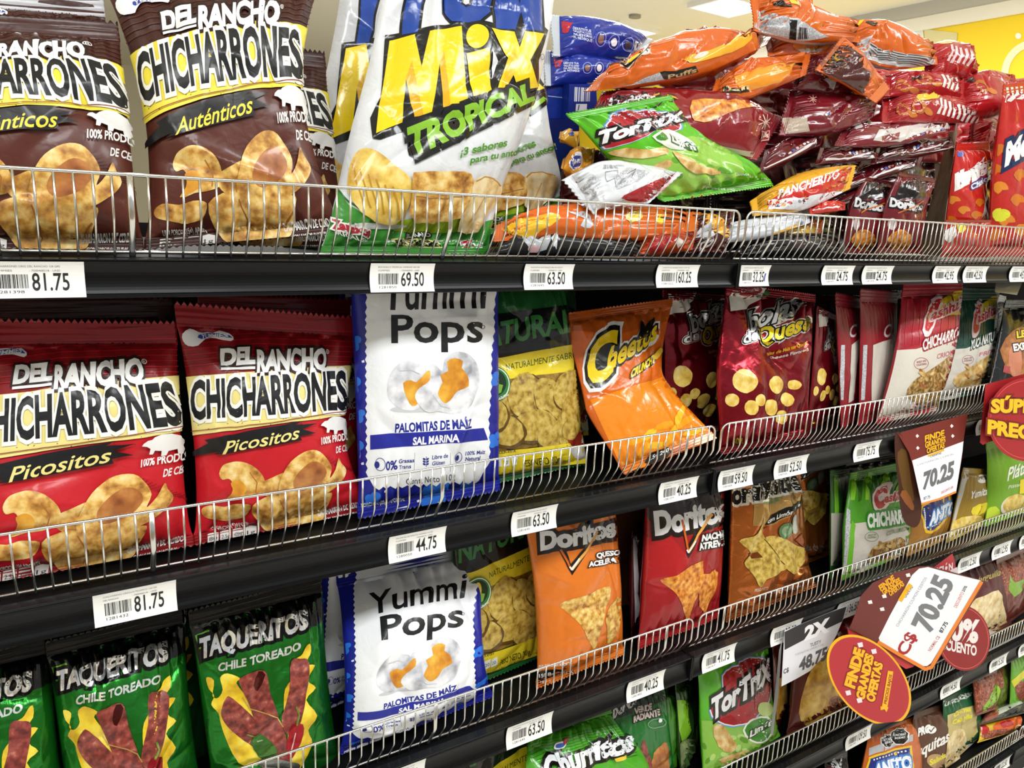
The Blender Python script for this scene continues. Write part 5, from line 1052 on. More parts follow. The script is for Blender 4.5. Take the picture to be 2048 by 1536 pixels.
# ---------------------------------------------------------------- top shelf: tropical mix bags
def mix_print(pr):
    P, E, Tx = pr.p_, pr.e_, pr.t_
    P([(600, 378), (672, 374), (700, 410), (750, 438), (800, 447), (880, 445), (960, 446), (1010, 432), (1010, 540), (600, 540)], '3f9136'); pr.line([(664, 366), (700, 404), (750, 433), (800, 442), (880, 440), (960, 441)], 4, '2a6a34')
    P([(795, 440), (880, 434), (950, 436), (940, 458), (860, 464), (800, 458)], 'a5c52c', 2)
    z = lambda Q: [(600 + x / 2.477, y / 2.477) for x, y in Q]
    yum = [z([(520, 165), (535, -110), (640, -110), (608, 20), (592, 155)]), z([(715, -110), (720, 60), (760, 105), (830, 112), (900, 98), (945, 60), (950, -110), (870, -110), (865, 15), (832, 30), (800, 20), (790, -110)]), z([(968, 140), (965, -110), (1060, -110), (1092, 20), (1110, -110), (1205, -110), (1200, 155), (1112, 150), (1100, 60), (1070, 145)])]
    for q in yum: pr.line(q + [q[0]], 11, '141416')
    P(z([(350, 585), (356, 690), (400, 692), (540, 640), (545, 770), (580, 797), (1148, 492), (1185, 436), (1180, 300), (1228, 150), (1200, 118), (960, 118), (900, 95), (800, 112), (640, 130), (430, 168), (404, 480)]), '131313')
    for q in yum: P(q, '1f459c')
    Y = 'f0cf1a'
    P(z([(375, 664), (455, 196), (577, 166), (606, 330), (648, 153), (800, 130), (824, 506), (706, 534), (692, 318), (650, 566), (566, 580), (528, 392), (512, 604)]), Y); P(z([(528, 392), (566, 580), (610, 574), (560, 300)]), 'e0ac18'); P(z([(692, 318), (706, 534), (740, 526), (716, 250)]), 'e0ac18')
    E(600 + 878 / 2.477, 180 / 2.477, 22, 25, Y, 20); P(z([(822, 268), (936, 238), (946, 470), (850, 490)]), Y)
    P(z([(945, 142), (1062, 158), (1086, 236), (1112, 158), (1206, 168), (1134, 300), (1178, 430), (1082, 446), (1052, 372), (1020, 432), (968, 452), (1030, 290)]), Y); P(z([(1030, 290), (1060, 250), (1080, 300), (1052, 372), (1020, 432), (990, 440)]), 'e8bc18')
    P(z([(950, 250), (985, 300), (955, 390)]), 'dfe1e4')
    Tx('TROPICAL', 826, 312, 1066, 198, 58, '86bc34', .05, [('151515', .17)], up=(-.12, -1), h1=36); pr.ring(1082, 114, 4, 6, 1, '333333')
    Tx('¡3 sabores', 915, 314, 1006, 293, 15, '4f8a26', .03, .15, up=(0, -1)); Tx('para tu antojo', 934, 328, 1046, 306, 13, '4f8a26', .03, .15, up=(0, -1))
    E(760, 450, 60, 6, 'd4d6d2', 0)
    ch = [(697, 363), (702, 330), (718, 302), (744, 298), (770, 313), (795, 335), (818, 355), (826, 384), (815, 420), (795, 444), (770, 445), (740, 435), (712, 410), (700, 385)]
    P(ch, 'chipy', 3)
    for k in range(7): pr.line([(706 + 16 * k, 330 + 10 * k - (k > 4) * 6), (716 + 16 * k, 372 + 8 * k - (k > 4) * 6), (728 + 14 * k, 410 + 5 * k)], 3.2, 'b98a24')
    P([(823, 352), (835, 345), (900, 343), (935, 348), (942, 375), (935, 420), (905, 438), (830, 440), (822, 400)], 'rind', 2); pr.line([(830, 392), (880, 396), (930, 390)], 2, '9a6a34')
    P([(943, 362), (960, 352), (980, 355), (998, 370), (995, 392), (980, 422), (960, 455), (945, 464), (925, 458), (918, 440), (935, 400)], 'chipc', 3); pr.line([(946, 362), (962, 353), (980, 356), (996, 370)], 2.5, 'b98a4a'); pr.line([(940, 440), (960, 400), (970, 380)], 1.5, 'cfae6e')
    Tx('Zambos', 668, 457, 742, 470, 18, 'b8283a', .05, ('f2f2ee', .12), up=(0, -1)); Tx('ORIGINALES', 670, 468, 730, 482, 8, 'f2f4ee', .02, up=(0, -1)); Tx('300 g', 676, 508, 712, 508, 10, 'f2f4ee', .02, up=(0, -1))
    P([(792, 475), (884, 477), (884, 496), (792, 494)], 'e6dc96'); Tx('DEL RANCHO', 822, 473, 872, 471, 10, 'f2f2f0', .04, ('1c1c1a', .12), up=(0, -1)); Tx('CHICHARRONES', 795, 491, 882, 493, 13, '17181a', .05, up=(0, -1))
    Tx('Z', 926, 498, 946, 492, 13, 'a81f2a', .07, ('f0f0ee', .12), up=(0, -1)); P([(950, 492), (966, 484), (964, 498), (952, 502)], 'e8eee6')
    P([(640, 20), (700, -40), (720, -20), (668, 60)], '86b83a'); P([(668, 60), (720, -20), (730, -10), (672, 72)], '2a6a34')
KM = dict(sb=.03, st=.04, wr=1.7, pw=2.4)
RM = [(0, (640, 507), (974, 509)), (.2, (660, 405), (1004, 392)), (.45, (690, 265), (1056, 258)), (.7, (728, 130), (1095, 118)), (1, (775, -70), (1120, -75))]
def mixp(f, Y, T, seed): return Pouch([(v, unproj(*f(*a), Y[0] + (Y[1] - Y[0]) * v), unproj(*f(*b), Y[0] + .012 + (Y[1] - Y[0]) * v)) for v, a, b in RM], T, seed, **KM)
p_mix = mixp(lambda x, y: (x, y), (.062, .125), .095, 201); pr_mix = Print(p_mix, 'g'); mix_print(pr_mix)
GM = 'white tropical mix snack bags'
bag('tropical_mix_bag', 'white tropical mix bag with big yellow letters, front one with the whole print showing', p_mix, pr_mix, 'dfe1e4', 'g', group=GM, seal_b='3f9136')
bag('tropical_mix_bag', 'white tropical mix bag showing only a slice beside the brown pork rind bag', mixp(lambda x, y: (612 + (x - 692) * .9, 20 + y * .95), (.24, .29), .06, 202), pr_mix, 'c9cbce', 'g', group=GM, seal_b='3f9136')
_r = [(0, (800, 520), (1122, 428)), (.2, (790, 420), (1129, 362)), (.45, (780, 280), (1106, 250)), (.7, (785, 140), (1094, 120)), (1, (800, -70), (1120, -75))]
bag('tropical_mix_bag', 'white tropical mix bag tilted behind the front one, its chips picture poking out', Pouch([(v, unproj(*a, .16 + .05 * v), unproj(*c, .165 + .05 * v)) for v, a, c in _r], .05, 203, **KM), pr_mix, 'd4d6d9', 'g', group=GM, seal_b='3f9136')

# ---------------------------------------------------------------- blue cookie packs and boxes
def cookie(pr, a):
    P, Tx = pr.p_, pr.t_
    x, y, s, sl = a
    def q(u, v): return (x + u * s, y + v * s + u * s * sl)
    P([q(0, 8), q(24, 4), q(16, 26), q(4, 28)], 'b8283c')
    for k, t in enumerate(['DERRITE TUS', 'GALLETAS CON', 'NUESTRO', 'EL RETOQUE']): Tx(t, *q(26, 16 + 7 * k), *q(62, 16 + 7 * k), 5 * s, 'dfe6f6', .02, up=(0, -1))
    for k in range(3): pr.ring(*q(82 + 28 * k, 26), 11 * s, 14 * s, 1, 'aac0ea'); pr.e_(*q(82 + 28 * k, 26), 6 * s, 8 * s, ['8a6a5a', 'f0f2f6', '3a3442'][k])
    pr.bars([q(150, 34), q(168, 34), q(168, 18), q(150, 18)], 8, 'e8ecf4')
    Tx('Clásicas', *q(172, 12), *q(190, 12), 5 * s, 'e8ecf4', .02, up=(0, -1))
GK = 'blue cookie packs and boxes on the top shelf'
p = Pouch([(0, unproj(1106, 112, .30), unproj(1100, 30, .34)), (.5, unproj(1190, 120, .31), unproj(1208, 44, .35)), (1, unproj(1268, 116, .33), unproj(1304, 80, .36))], .06, 211, sb=.08, st=.05, wr=.8); pr = Print(p, 'g'); cookie(pr, (1122, 36, .98, .20))
bag('cookie_pack', 'blue cookie pack with red corner, topmost of the blue ones', p, pr, '15309a', 'g', group=GK, cat='cookie pack', seal='c4ccd4')
p = Pouch([(0, unproj(1090, 172, .29), unproj(1086, 100, .33)), (.5, unproj(1160, 172, .30), unproj(1170, 112, .34)), (1, unproj(1225, 168, .32), unproj(1262, 118, .35))], .055, 212, sb=.08, st=.05, wr=.8); pr = Print(p, 'g'); cookie(pr, (1108, 112, .8, .06))
bag('cookie_pack', 'blue cookie pack with red corner, directly under the topmost blue one', p, pr, '15309a', 'g', group=GK, cat='cookie pack', seal='c4ccd4')
def cbox(label, q, Y, dep, prn, col='14308c'):
    P = [unproj(x, y, Y) for x, y in q]; B = [v + np.array([0.0, dep, 0]) for v in P]; cx = sum(P) / 4
    root = empty('cookie_box', (P[0] + P[1]) / 2, label, 'cookie box', GK)
    m = MB().add(P + B, [[0, 1, 2, 3], [7, 6, 5, 4], [0, 4, 5, 1], [1, 5, 6, 2], [2, 6, 7, 3], [3, 7, 4, 0]]); m.obj('carton', ink(col, 's'), root)
    c = Card([(0, P[0] - np.array([0, .0012, 0]), P[1] - np.array([0, .0012, 0])), (1, P[3] - np.array([0, .0012, 0]), P[2] - np.array([0, .0012, 0]))], 's'); prn(c.pr)
    c.build('printed_face', [(x + (sum(a for a, b in q) / 4 - x) * .02, y + (sum(b for a, b in q) / 4 - y) * .02) for x, y in q], col, root, th=.0008)
def k1(pr): pr.line([(1096, 192), (1132, 196)], 1.5, 'b8c4e0')
def k2(pr): pr.bars([(1148, 203), (1180, 203), (1181, 176), (1149, 174)], 12, 'e8ecf4'); pr.p_([(1152, 208), (1174, 208), (1173, 222), (1151, 222)], 'e8ecf4'); pr.line([(1158, 210), (1156, 220)], 2, '14308c')
def k3(pr): pr.p_([(1121, 222), (1128, 206), (1131, 228)], 'b82a34')
cbox('blue cookie box without barcode beside the tropical mix bag', [(1092, 238), (1133, 238), (1135, 166), (1092, 168)], .30, .09, k1)
cbox('blue cookie box with white barcode above the lime green pile bag', [(1134, 238), (1196, 236), (1192, 168), (1138, 168)], .28, .1, k2)
cbox('dark blue cookie box, undermost of the blue boxes', [(1092, 335), (1160, 335), (1158, 238), (1090, 238)], .28, .12, k3, '10256e')
cbox('dark blue cookie box lowest behind the yellow packets', [(1090, 470), (1200, 470), (1196, 334), (1090, 334)], .28, .12, lambda pr: None, '0d1c52')

# ---------------------------------------------------------------- the tossed pile
GPL = 'tossed snack bags piled on the top shelf'
def lie(label, rows, Yn, Yf, film, prn=None, fin='g', T=.05, seed=1, name='snack_bag', cat='snack bag', back=None, seal=None, group=GPL, cell=.0036, **k):
    k.setdefault('sb', .06); k.setdefault('st', .06); k.setdefault('wr', 2.6)
    p = Pouch([(v, unproj(lx, ly, Yn), unproj(rx, ry, Yf)) for v, lx, ly, rx, ry in rows], T, seed, **k)
    pr = None
    if prn: pr = Print(p, fin); prn(pr)
    return bag(name, label, p, pr, film, fin, group=group, cat=cat, back=back, seal=seal, cell=cell)
OR, DR, RD = 'd4621a', '6c131c', 'b01c22'
def stripes(pr, pts, w=2.0, n=7, dx=6, dy=0, col='e6e4e2'):
    for k in range(n): pr.line([(x + k * dx, y + k * dy) for x, y in pts], w, col)
def dots(pr, x, y, dx, dy, n=5):
    for k in range(n): pr.e_(x + dx * k, y + dy * k, 3, 2.4, ['d8d8de', '4a6ab8', 'c8a8b0', 'b86a4a', 'e8e8e8'][k % 5], n=10)
# back row, so that nothing shows through the heap
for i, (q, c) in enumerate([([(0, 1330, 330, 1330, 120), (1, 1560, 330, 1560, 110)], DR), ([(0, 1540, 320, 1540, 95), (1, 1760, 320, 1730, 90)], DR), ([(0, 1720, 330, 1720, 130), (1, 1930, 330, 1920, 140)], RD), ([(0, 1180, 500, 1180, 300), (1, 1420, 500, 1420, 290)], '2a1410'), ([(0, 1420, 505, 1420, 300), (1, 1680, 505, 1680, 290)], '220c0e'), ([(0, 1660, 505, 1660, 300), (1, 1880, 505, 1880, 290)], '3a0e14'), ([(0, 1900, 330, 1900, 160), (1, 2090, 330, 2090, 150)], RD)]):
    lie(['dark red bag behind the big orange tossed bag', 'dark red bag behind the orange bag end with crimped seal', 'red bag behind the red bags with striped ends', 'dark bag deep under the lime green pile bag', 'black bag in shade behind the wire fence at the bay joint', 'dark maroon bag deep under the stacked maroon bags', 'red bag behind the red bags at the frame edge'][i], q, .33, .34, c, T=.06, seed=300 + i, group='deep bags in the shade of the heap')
# orange bag across the top of the heap
def o1(pr):
    pr.p_([(1205, 184), (1262, 168), (1318, 146), (1330, 158), (1326, 168), (1240, 186)], 'finew'); pr.p_([(1318, 146), (1390, 132), (1396, 144), (1330, 162)], '17120f'); pr.t_('Puffs', 1336, 158, 1392, 144, 9, 'c8a870', .02, up=(0, -1))
    for c_, b in (('efece6', .18), ('15120f', .12), ('f0cc1c', .04)): pr.t_('C', 1232, 140, 1280, 122, 36, c_, b, up=(.35, -1))
    pr.p_([(1372, 108), (1400, 98), (1440, 94), (1480, 84), (1500, 92), (1460, 112), (1410, 122), (1380, 122)], 'f0b22a', 2); pr.line([(1436, 100), (1480, 80), (1530, 74)], 2.5, 'e8c44a'); pr.e_(1405, 105, 14, 8, 'e4dcd2', -20)
lie('orange cheese puff bag lying across the heap next to the blue cookie packs', [(0, 1530, 92, 1552, 66), (.4, 1405, 146, 1420, 78), (.75, 1275, 172, 1300, 96), (1, 1168, 184, 1214, 138)], .15, .21, OR, o1, T=.07, seed=221, name='cheese_puff_bag', seal='b8561a')
def o2(pr):
    pr.p_([(1470, 150), (1540, 130), (1590, 128), (1560, 165), (1500, 175)], 'f09a2a', 2); pr.p_([(1442, 178), (1500, 168), (1502, 180), (1446, 186)], '2a1a12'); pr.t_('Poli', 1446, 184, 1500, 174, 8, 'e8d8a0', .02, up=(0, -1))
lie('orange bag with crinkled end under the long orange one, near the bay joint', [(0, 1418, 202, 1432, 160), (.5, 1500, 196, 1510, 122), (1, 1612, 150, 1622, 106)], .13, .17, OR, o2, T=.055, seed=222, name='cheese_puff_bag')
def o3(pr):
    pr.p_([(1508, 55), (1512, 20), (1590, 40), (1640, 60), (1660, 72), (1600, 84), (1540, 74)], 'finew'); pr.p_([(1576, 42), (1590, 44), (1592, 80), (1578, 78)], '15120f'); pr.bars([(1596, 78), (1620, 76), (1616, 56), (1596, 56)], 8, '222222'); pr.p_([(1540, -2), (1566, 4), (1580, 18), (1560, 14)], '1a1410'); pr.p_([(1575, 0), (1600, 8), (1600, 16), (1580, 10)], 'f0cc3a')
lie('orange and silver bag on the very top of the heap, cut by the upper edge', [(0, 1508, 62, 1500, -10), (.5, 1600, 86, 1620, 6), (1, 1722, 84, 1716, 62)], .15, .19, OR, o3, T=.06, seed=223, name='cheese_puff_bag', back='c8c8c8')
def o4(pr):
    pr.p_([(1700, 72), (1760, 92), (1830, 112), (1872, 120), (1860, 140), (1790, 130), (1720, 112)], 'c4c4c8'); stripes(pr, [(1740, 88), (1800, 106), (1866, 122)], 1.6, 5, 0, 4, '3a3a3c'); pr.p_([(1690, 50), (1720, 46), (1712, 56), (1695, 58)], 'e8c82a'); pr.p_([(1722, 48), (1745, 52), (1740, 60), (1724, 56)], '241a14')
lie('orange bag with silvery striped back beside the topmost orange one', [(0, 1700, 112, 1668, 46), (.5, 1786, 140, 1770, 48), (1, 1876, 128, 1866, 96)], .16, .20, OR, o4, T=.055, seed=224, name='cheese_puff_bag', back='b8b8bc')
def o5(pr): pr.p_([(1640, 110), (1700, 90), (1740, 160), (1720, 190), (1660, 160)], '4a1a16', 2); pr.p_([(1640, 104), (1676, 96), (1690, 130), (1655, 130)], '2a1612', 2); pr.p_([(1662, 112), (1680, 106), (1684, 118), (1668, 124)], 'b8902a')
lie('orange bag end with wide crimped seal hanging down the heap', [(0, 1752, 206, 1780, 178), (.5, 1690, 170, 1730, 112), (1, 1630, 140, 1686, 72)], .10, .13, OR, o5, T=.04, seed=225, name='cheese_puff_bag', sb=.12)
def o6(pr): pr.p_([(1590, 80), (1650, 76), (1690, 74), (1660, 96), (1600, 96)], 'e08a3a', 2); pr.p_([(1600, 92), (1650, 90), (1640, 100), (1604, 102)], 'c8ccd0')
lie('orange bag wedged under the topmost orange and silver bag', [(0, 1536, 112, 1530, 72), (1, 1690, 108, 1696, 74)], .17, .21, 'c85a1c', o6, T=.045, seed=226, name='cheese_puff_bag')
lie('dark red bag corner sticking up behind the long orange bag', [(0, 1376, 86, 1372, 58), (1, 1440, 80, 1470, 66)], .24, .26, '8c141c', None, T=.03, seed=227, name='corn_chip_bag', cat='chip bag')
# dark red triangle chip bags
def d1(pr):
    pr.p_([(1190, 215), (1230, 190), (1290, 176), (1350, 180), (1360, 192), (1300, 206), (1240, 214)], '25100f', 2)
    pr.t_('Doritos', 1222, 224, 1318, 190, 26, 'e8e8ea', .06, up=(-.2, -1)); pr.line([(1300, 186), (1330, 178), (1362, 190)], 3, 'e8a03a')
    pr.p_([(1389, 196), (1440, 200), (1500, 206), (1535, 214), (1470, 222), (1425, 240), (1402, 238), (1390, 230)], 'dor', 2)
    for k in range(9): t = k * .7; pr.line([(1528, 246), (1528 + 15 * math.cos(t), 246 + 15 * math.sin(t))], 1.6, 'e8c8b8')
    pr.p_([(1518, 264), (1538, 262), (1536, 282), (1517, 284)], 'd8a898'); pr.p_([(1520, 266), (1536, 264), (1534, 280), (1519, 282)], '8a2a28'); pr.t_('150g', 1521, 277, 1534, 274, 7, 'f0e0d8', .03, up=(0, -1))
    pr.p_([(1420, 296), (1510, 316), (1510, 306), (1430, 288)], 'b8a890')
lie('large dark red triangle chip bag lying over the lime green bag', [(0, 1512, 322, 1566, 234), (.45, 1400, 296, 1424, 190), (.8, 1262, 262, 1272, 176), (1, 1176, 244, 1206, 184)], .11, .17, '861720', d1, T=.075, seed=231, name='corn_chip_bag', cat='chip bag', wr=1.4)
def emb(pr, x, y):
    for k in range(8): t = k * .8; pr.line([(x, y), (x + 10 * math.cos(t), y + 8 * math.sin(t))], 1.4, 'd8a898')
def d2(pr): emb(pr, 1630, 196); pr.p_([(1562, 236), (1616, 234), (1620, 262), (1570, 268)], 'b8a898'); dots(pr, 1655, 228, 5, -2, 4)
lie('dark red chip bag tapering to a point directly over the maroon stack', [(0, 1556, 272, 1580, 180), (.5, 1656, 272, 1664, 182), (1, 1758, 228, 1762, 212)], .12, .16, '701420', d2, T=.06, seed=232, name='corn_chip_bag', cat='chip bag', wr=1.6)
def d3(pr): pr.p_([(1640, 120), (1660, 108), (1668, 130), (1650, 140)], '8a3a3a', 2); dots(pr, 1636, 140, 6, 3, 5); pr.p_([(1650, 155), (1680, 150), (1670, 178)], 'b0b0b4')
lie('maroon bag in the middle of the heap below the crimped orange end', [(0, 1585, 176, 1600, 128), (.5, 1640, 190, 1652, 104), (1, 1712, 200, 1716, 120)], .14, .18, '5c121a', d3, T=.05, seed=233, name='corn_chip_bag', cat='chip bag')
def d4(pr): pr.p_([(1745, 282), (1756, 262), (1840, 246), (1905, 248), (1900, 258), (1830, 268), (1800, 284)], 'cfc9c4'); pr.p_([(1762, 274), (1800, 264), (1796, 280), (1766, 284)], '8a3a3c'); dots(pr, 1836, 270, 8, -1.6, 7); pr.e_(1716, 256, 8, 5, 'd8d0cc', -20)
lie('flat dark red bag with white striped side against the cardboard divider, topmost of its stack', [(0, 1668, 292, 1690, 252), (.5, 1780, 292, 1790, 244), (1, 1908, 262, 1912, 240)], .10, .15, '741520', d4, T=.035, seed=234, name='corn_chip_bag', cat='chip bag')
def st(pr, x0, y0, x1, y1):
    for k, c in enumerate(('dcd6d2', '1a0c0e', 'd0cac6')): pr.line([(x0, y0 + 7 * k), ((x0 + x1) / 2, (y0 + y1) / 2 + 7 * k + 2), (x1, y1 + 5 * k)], 3.0, c)
    dots(pr, (x0 + x1) / 2, (y0 + y1) / 2 - 6, 7, (y1 - y0) / max(1, x1 - x0) * 7, 6)
STK = [([(0, 1516, 348, 1530, 300), (1, 1640, 290, 1646, 270)], (1528, 335, 1632, 288), 'black-edged bag end with white stripes left of the maroon stack, against the lime green bag'),
       ([(0, 1630, 330, 1640, 296), (1, 1756, 316, 1762, 288)], (1650, 322, 1748, 304), 'dark red striped bag edge, second in the maroon stack from the top'),
       ([(0, 1740, 330, 1752, 292), (1, 1908, 296, 1910, 276)], (1756, 312, 1904, 284), 'dark red striped bag edge touching the cardboard divider, second from the top there'),
       ([(0, 1680, 382, 1690, 342), (1, 1840, 330, 1848, 312)], (1692, 366, 1836, 324), 'maroon bag edge with broad white stripe in the middle of the stack'),
       ([(0, 1640, 430, 1650, 388), (1, 1800, 366, 1806, 346)], (1664, 416, 1792, 364), 'maroon bag edge with white stripe, lowest of the stack above the wire fence'),
       ([(0, 1600, 372, 1612, 338), (1, 1722, 346, 1730, 326)], (1620, 362, 1712, 342), 'maroon bag edge with white stripe behind the yellow and red bag')]
for i, (q, s_, lb) in enumerate(STK): lie(lb, q, .10 + .005 * i, .15 + .005 * i, '5e121b', lambda pr, s_=s_: st(pr, *s_), T=.03, seed=240 + i, name='corn_chip_bag', cat='chip bag', group='maroon bags stacked beside the cardboard divider')
def ds(pr, k=0):
    x = -70 * k
    pr.p_([(1800 + x, 372), (1830 + x, 350), (1856 + x, 366), (1850 + x, 395), (1790 + x, 400)], '140b0c'); pr.t_('Doritos', 1780 + x, 412, 1846 + x, 424, 17, 'dcdcde', .06, ('160b0b', .13), up=(.15, -1)); pr.line([(1796 + x, 426), (1830 + x, 412), (1846 + x, 402)], 2.5, 'c86a2a')
    pr.e_(1786 + x, 448, 9, 12, 'c8b8b4'); pr.p_([(1776 + x, 478), (1800 + x, 458), (1822 + x, 470), (1816 + x, 498), (1790 + x, 502)], 'dor', 2)
for k in range(2):
    lie(['standing dark red triangle chip bag leaning on the cardboard divider', 'standing dark red triangle chip bag second from the cardboard divider'][k], [(0, 1752 - 70 * k, 506, 1842 - 76 * k, 507), (.6, 1772 - 68 * k, 400, 1856 - 74 * k, 408), (1, 1800 - 66 * k, 344 + 10 * k, 1872 - 70 * k, 358 + 10 * k)], .06 + .02 * k, .07 + .02 * k, '6a141d', lambda pr, k=k: ds(pr, k), T=.045, seed=250 + k, name='corn_chip_bag', cat='chip bag', wr=1.4, group='standing dark red chip bags on the top shelf')
# lime green red-logo bag in the heap
def tx2(pr):
    P, E, Tx = pr.p_, pr.e_, pr.t_
    P([(1200, 322), (1300, 300), (1390, 270), (1460, 300), (1480, 350), (1340, 390), (1240, 370)], '8fc64a', 2)
    g = random.Random(6)
    for k in range(24): E(g.uniform(1230, 1470), g.uniform(305, 370), 9, 5, ['bcdc86', '5fa52a', 'a2cf60'][k % 3], 25, 10)
    B = [(1212, 296), (1204, 282), (1222, 266), (1216, 250), (1226, 232), (1250, 220), (1280, 222), (1310, 222), (1345, 228), (1364, 244), (1366, 256), (1340, 262), (1310, 258), (1290, 272), (1262, 284), (1240, 290)]
    c = (1284, 256); 
    for s_, col in ((1.09, '6f9fe0'), (1.045, 'f0f0f0'), (1, 'a81c28')): P([(c[0] + (x - c[0]) * s_, c[1] + (y - c[1]) * s_) for x, y in B], col, 2)
    Tx('TorTriX', 1196, 288, 1366, 240, 26, 'f2f2f4', .06, [('131010', .14)], up=(.2, -1), h1=20)
    P([(1296, 276), (1316, 264), (1340, 258), (1366, 268), (1388, 282), (1392, 296), (1360, 300), (1320, 292)], 'eef2e6', 2); P([(1302, 277), (1318, 267), (1330, 280), (1312, 284)], '3f8a2c', 2); Tx('Limón', 1340, 284, 1390, 302, 13, 'f4f6f0', .05, ('1c5a22', .14), up=(.2, -1))
    for q in ([(1215, 304), (1250, 296), (1290, 302), (1330, 296), (1326, 310), (1280, 318), (1235, 312)], [(1340, 304), (1370, 316), (1400, 332), (1444, 340), (1440, 348), (1390, 346), (1356, 326)], [(1300, 334), (1325, 322), (1342, 326), (1330, 338)]): P(q, 'chipt', 2)
    for k in range(9): x, y = 1346 + 19 * k, 398 - 1.5 * k - (k > 6) * 3 * (k - 6); P([(x - 5, y), (x, y - 6), (x + 5, y), (x, y + 6)], 'e8b43a'); P([(x - 3, y), (x, y - 4), (x + 3, y), (x, y + 4)], '3a1414')
    for k in range(6): x, y = 1292 + 10 * k, 218 - 3 * k; P([(x - 4, y), (x, y - 4), (x + 4, y + 2)], '3a1414')
    Tx('Frituras de maíz', 1408, 376, 1470, 382, 6, 'eaf4da', .03, up=(0, -1)); Tx('Contenido neto 150g', 1468, 350, 1536, 362, 5, 'eaf4da', .02, up=(0, -1))
lie('lime green red-logo chip bag tossed on the heap, front showing', [(0, 1326, 404, 1548, 372), (.12, 1306, 392, 1530, 345), (.5, 1232, 340, 1440, 286), (.85, 1156, 254, 1356, 212), (1, 1130, 228, 1342, 190)], .075, .115, '58ba1c', tx2, T=.06, seed=261, name='tortilla_chip_bag', cat='chip bag', group=GX, wr=1.8)
# white-backed bag, small yellow bags
def wb(pr):
    pr.p_([(1240, 398), (1262, 384), (1310, 362), (1352, 346), (1362, 356), (1330, 392), (1280, 404)], 'a51f28', 2)
    pr.bars([(1206, 338), (1240, 336), (1236, 328), (1208, 330)], 12, '9a9ea6'); pr.p_([(1160, 378), (1182, 352), (1206, 358), (1190, 392)], 'finew'); pr.p_([(1230, 352), (1260, 334), (1300, 344), (1276, 362), (1236, 378)], 'finew'); pr.line([(1254, 348), (1272, 338), (1262, 356)], 1.2, '55585f'); pr.line([(1210, 344), (1236, 340), (1240, 352), (1216, 362), (1210, 344)], 1, '8a8d94')
    for k in range(7): pr.line([(1232 + 3 * k, 372 - 3 * k), (1252 + 3 * k, 362 - 3 * k)], .8, '8a8d94')
lie('white-backed bag lying face down on the wire fence in front of the lime green bag', [(0, 1296, 408, 1364, 346), (.4, 1250, 410, 1290, 328), (.75, 1200, 420, 1196, 322), (1, 1188, 430, 1124, 360)], .035, .06, 'd9dce0', wb, T=.04, seed=262, wr=2.2, back='a51f28')
def yb(pr): pr.e_(1152, 324, 15, 11, 'eef0f4', -20); pr.e_(1152, 324, 12, 8, '3a4a9a', -20); pr.t_('YUMMIES', 1143, 328, 1162, 322, 5, 'eef0f4', .02, up=(0, -1))
lie('small yellow packet with blue badge between the tropical mix and lime green bags', [(0, 1122, 336, 1126, 318), (.5, 1150, 352, 1158, 302), (1, 1184, 344, 1190, 296)], .10, .13, 'd4902a', yb, T=.04, seed=263)
lie('small yellow packet corner above the badge packet', [(0, 1118, 276, 1120, 264), (1, 1154, 300, 1160, 262)], .15, .17, 'd49a32', lambda pr: pr.e_(1144, 268, 7, 6, '4a5aa0'), T=.02, seed=264)
lie('dark maroon packet below the yellow badge packet', [(0, 1118, 420, 1124, 340), (1, 1200, 400, 1200, 350)], .14, .16, '4a161a', None, T=.04, seed=265)
# in the wire basket
def ob(pr):
    pr.p_([(1000, 460), (1040, 442), (1100, 430), (1120, 440), (1080, 462), (1060, 476)], 'f0bc2a', 2); pr.p_([(1136, 428), (1170, 424), (1188, 440), (1180, 456), (1160, 452), (1168, 438), (1150, 432)], 'c8ccd4', 2); pr.p_([(1250, 430), (1276, 424), (1286, 434), (1262, 442)], 'e8d04a', 2); pr.p_([(1310, 430), (1332, 432), (1328, 444), (1312, 442)], 'f0d42a'); pr.line([(1320, 436), (1345, 440)], 4, '1a1410')
lie('orange bag lying lengthwise inside the wire fence beside the tropical mix bag', [(0, 986, 484, 990, 450), (.3, 1090, 476, 1090, 420), (.65, 1250, 478, 1250, 420), (1, 1392, 462, 1402, 424)], .04, .09, OR, ob, T=.045, seed=271, name='cheese_puff_bag')
def kb(pr): pr.p_([(1036, 470), (1060, 460), (1076, 480), (1100, 470), (1092, 500), (1060, 500)], 'b8bcc2', 2); pr.p_([(1100, 480), (1116, 462), (1112, 500)], 'd0d4d8'); pr.p_([(1056, 494), (1076, 492), (1074, 506), (1058, 506)], 'c8a0a4', 2)
lie('black and silver bag under the lengthwise orange one', [(0, 970, 508, 992, 480), (.5, 1130, 508, 1130, 466), (1, 1300, 510, 1310, 470)], .035, .08, '1a1b1d', kb, T=.04, seed=272)
def rb(pr): pr.p_([(1290, 490), (1330, 470), (1350, 480), (1310, 508)], 'a81f22', 2); pr.p_([(1340, 490), (1356, 476), (1366, 486), (1352, 500)], 'e8dcd0')
lie('orange-red crumpled bag low in the wire basket before the bay joint', [(0, 1266, 511, 1290, 462), (.5, 1330, 511, 1340, 448), (1, 1384, 500, 1400, 440)], .036, .07, 'c2481a', rb, T=.035, seed=273, name='cheese_puff_bag', wr=3.2)
def dk(pr): pr.p_([(1390, 430), (1420, 426), (1452, 450), (1462, 478), (1440, 470), (1410, 446)], 'e2a12c', 2); pr.p_([(1396, 462), (1420, 446), (1430, 470), (1405, 480)], 'c8ccd2', 2); pr.t_('Do', 1400, 500, 1424, 488, 16, 'c8c8cc', .05, up=(.2, -1))
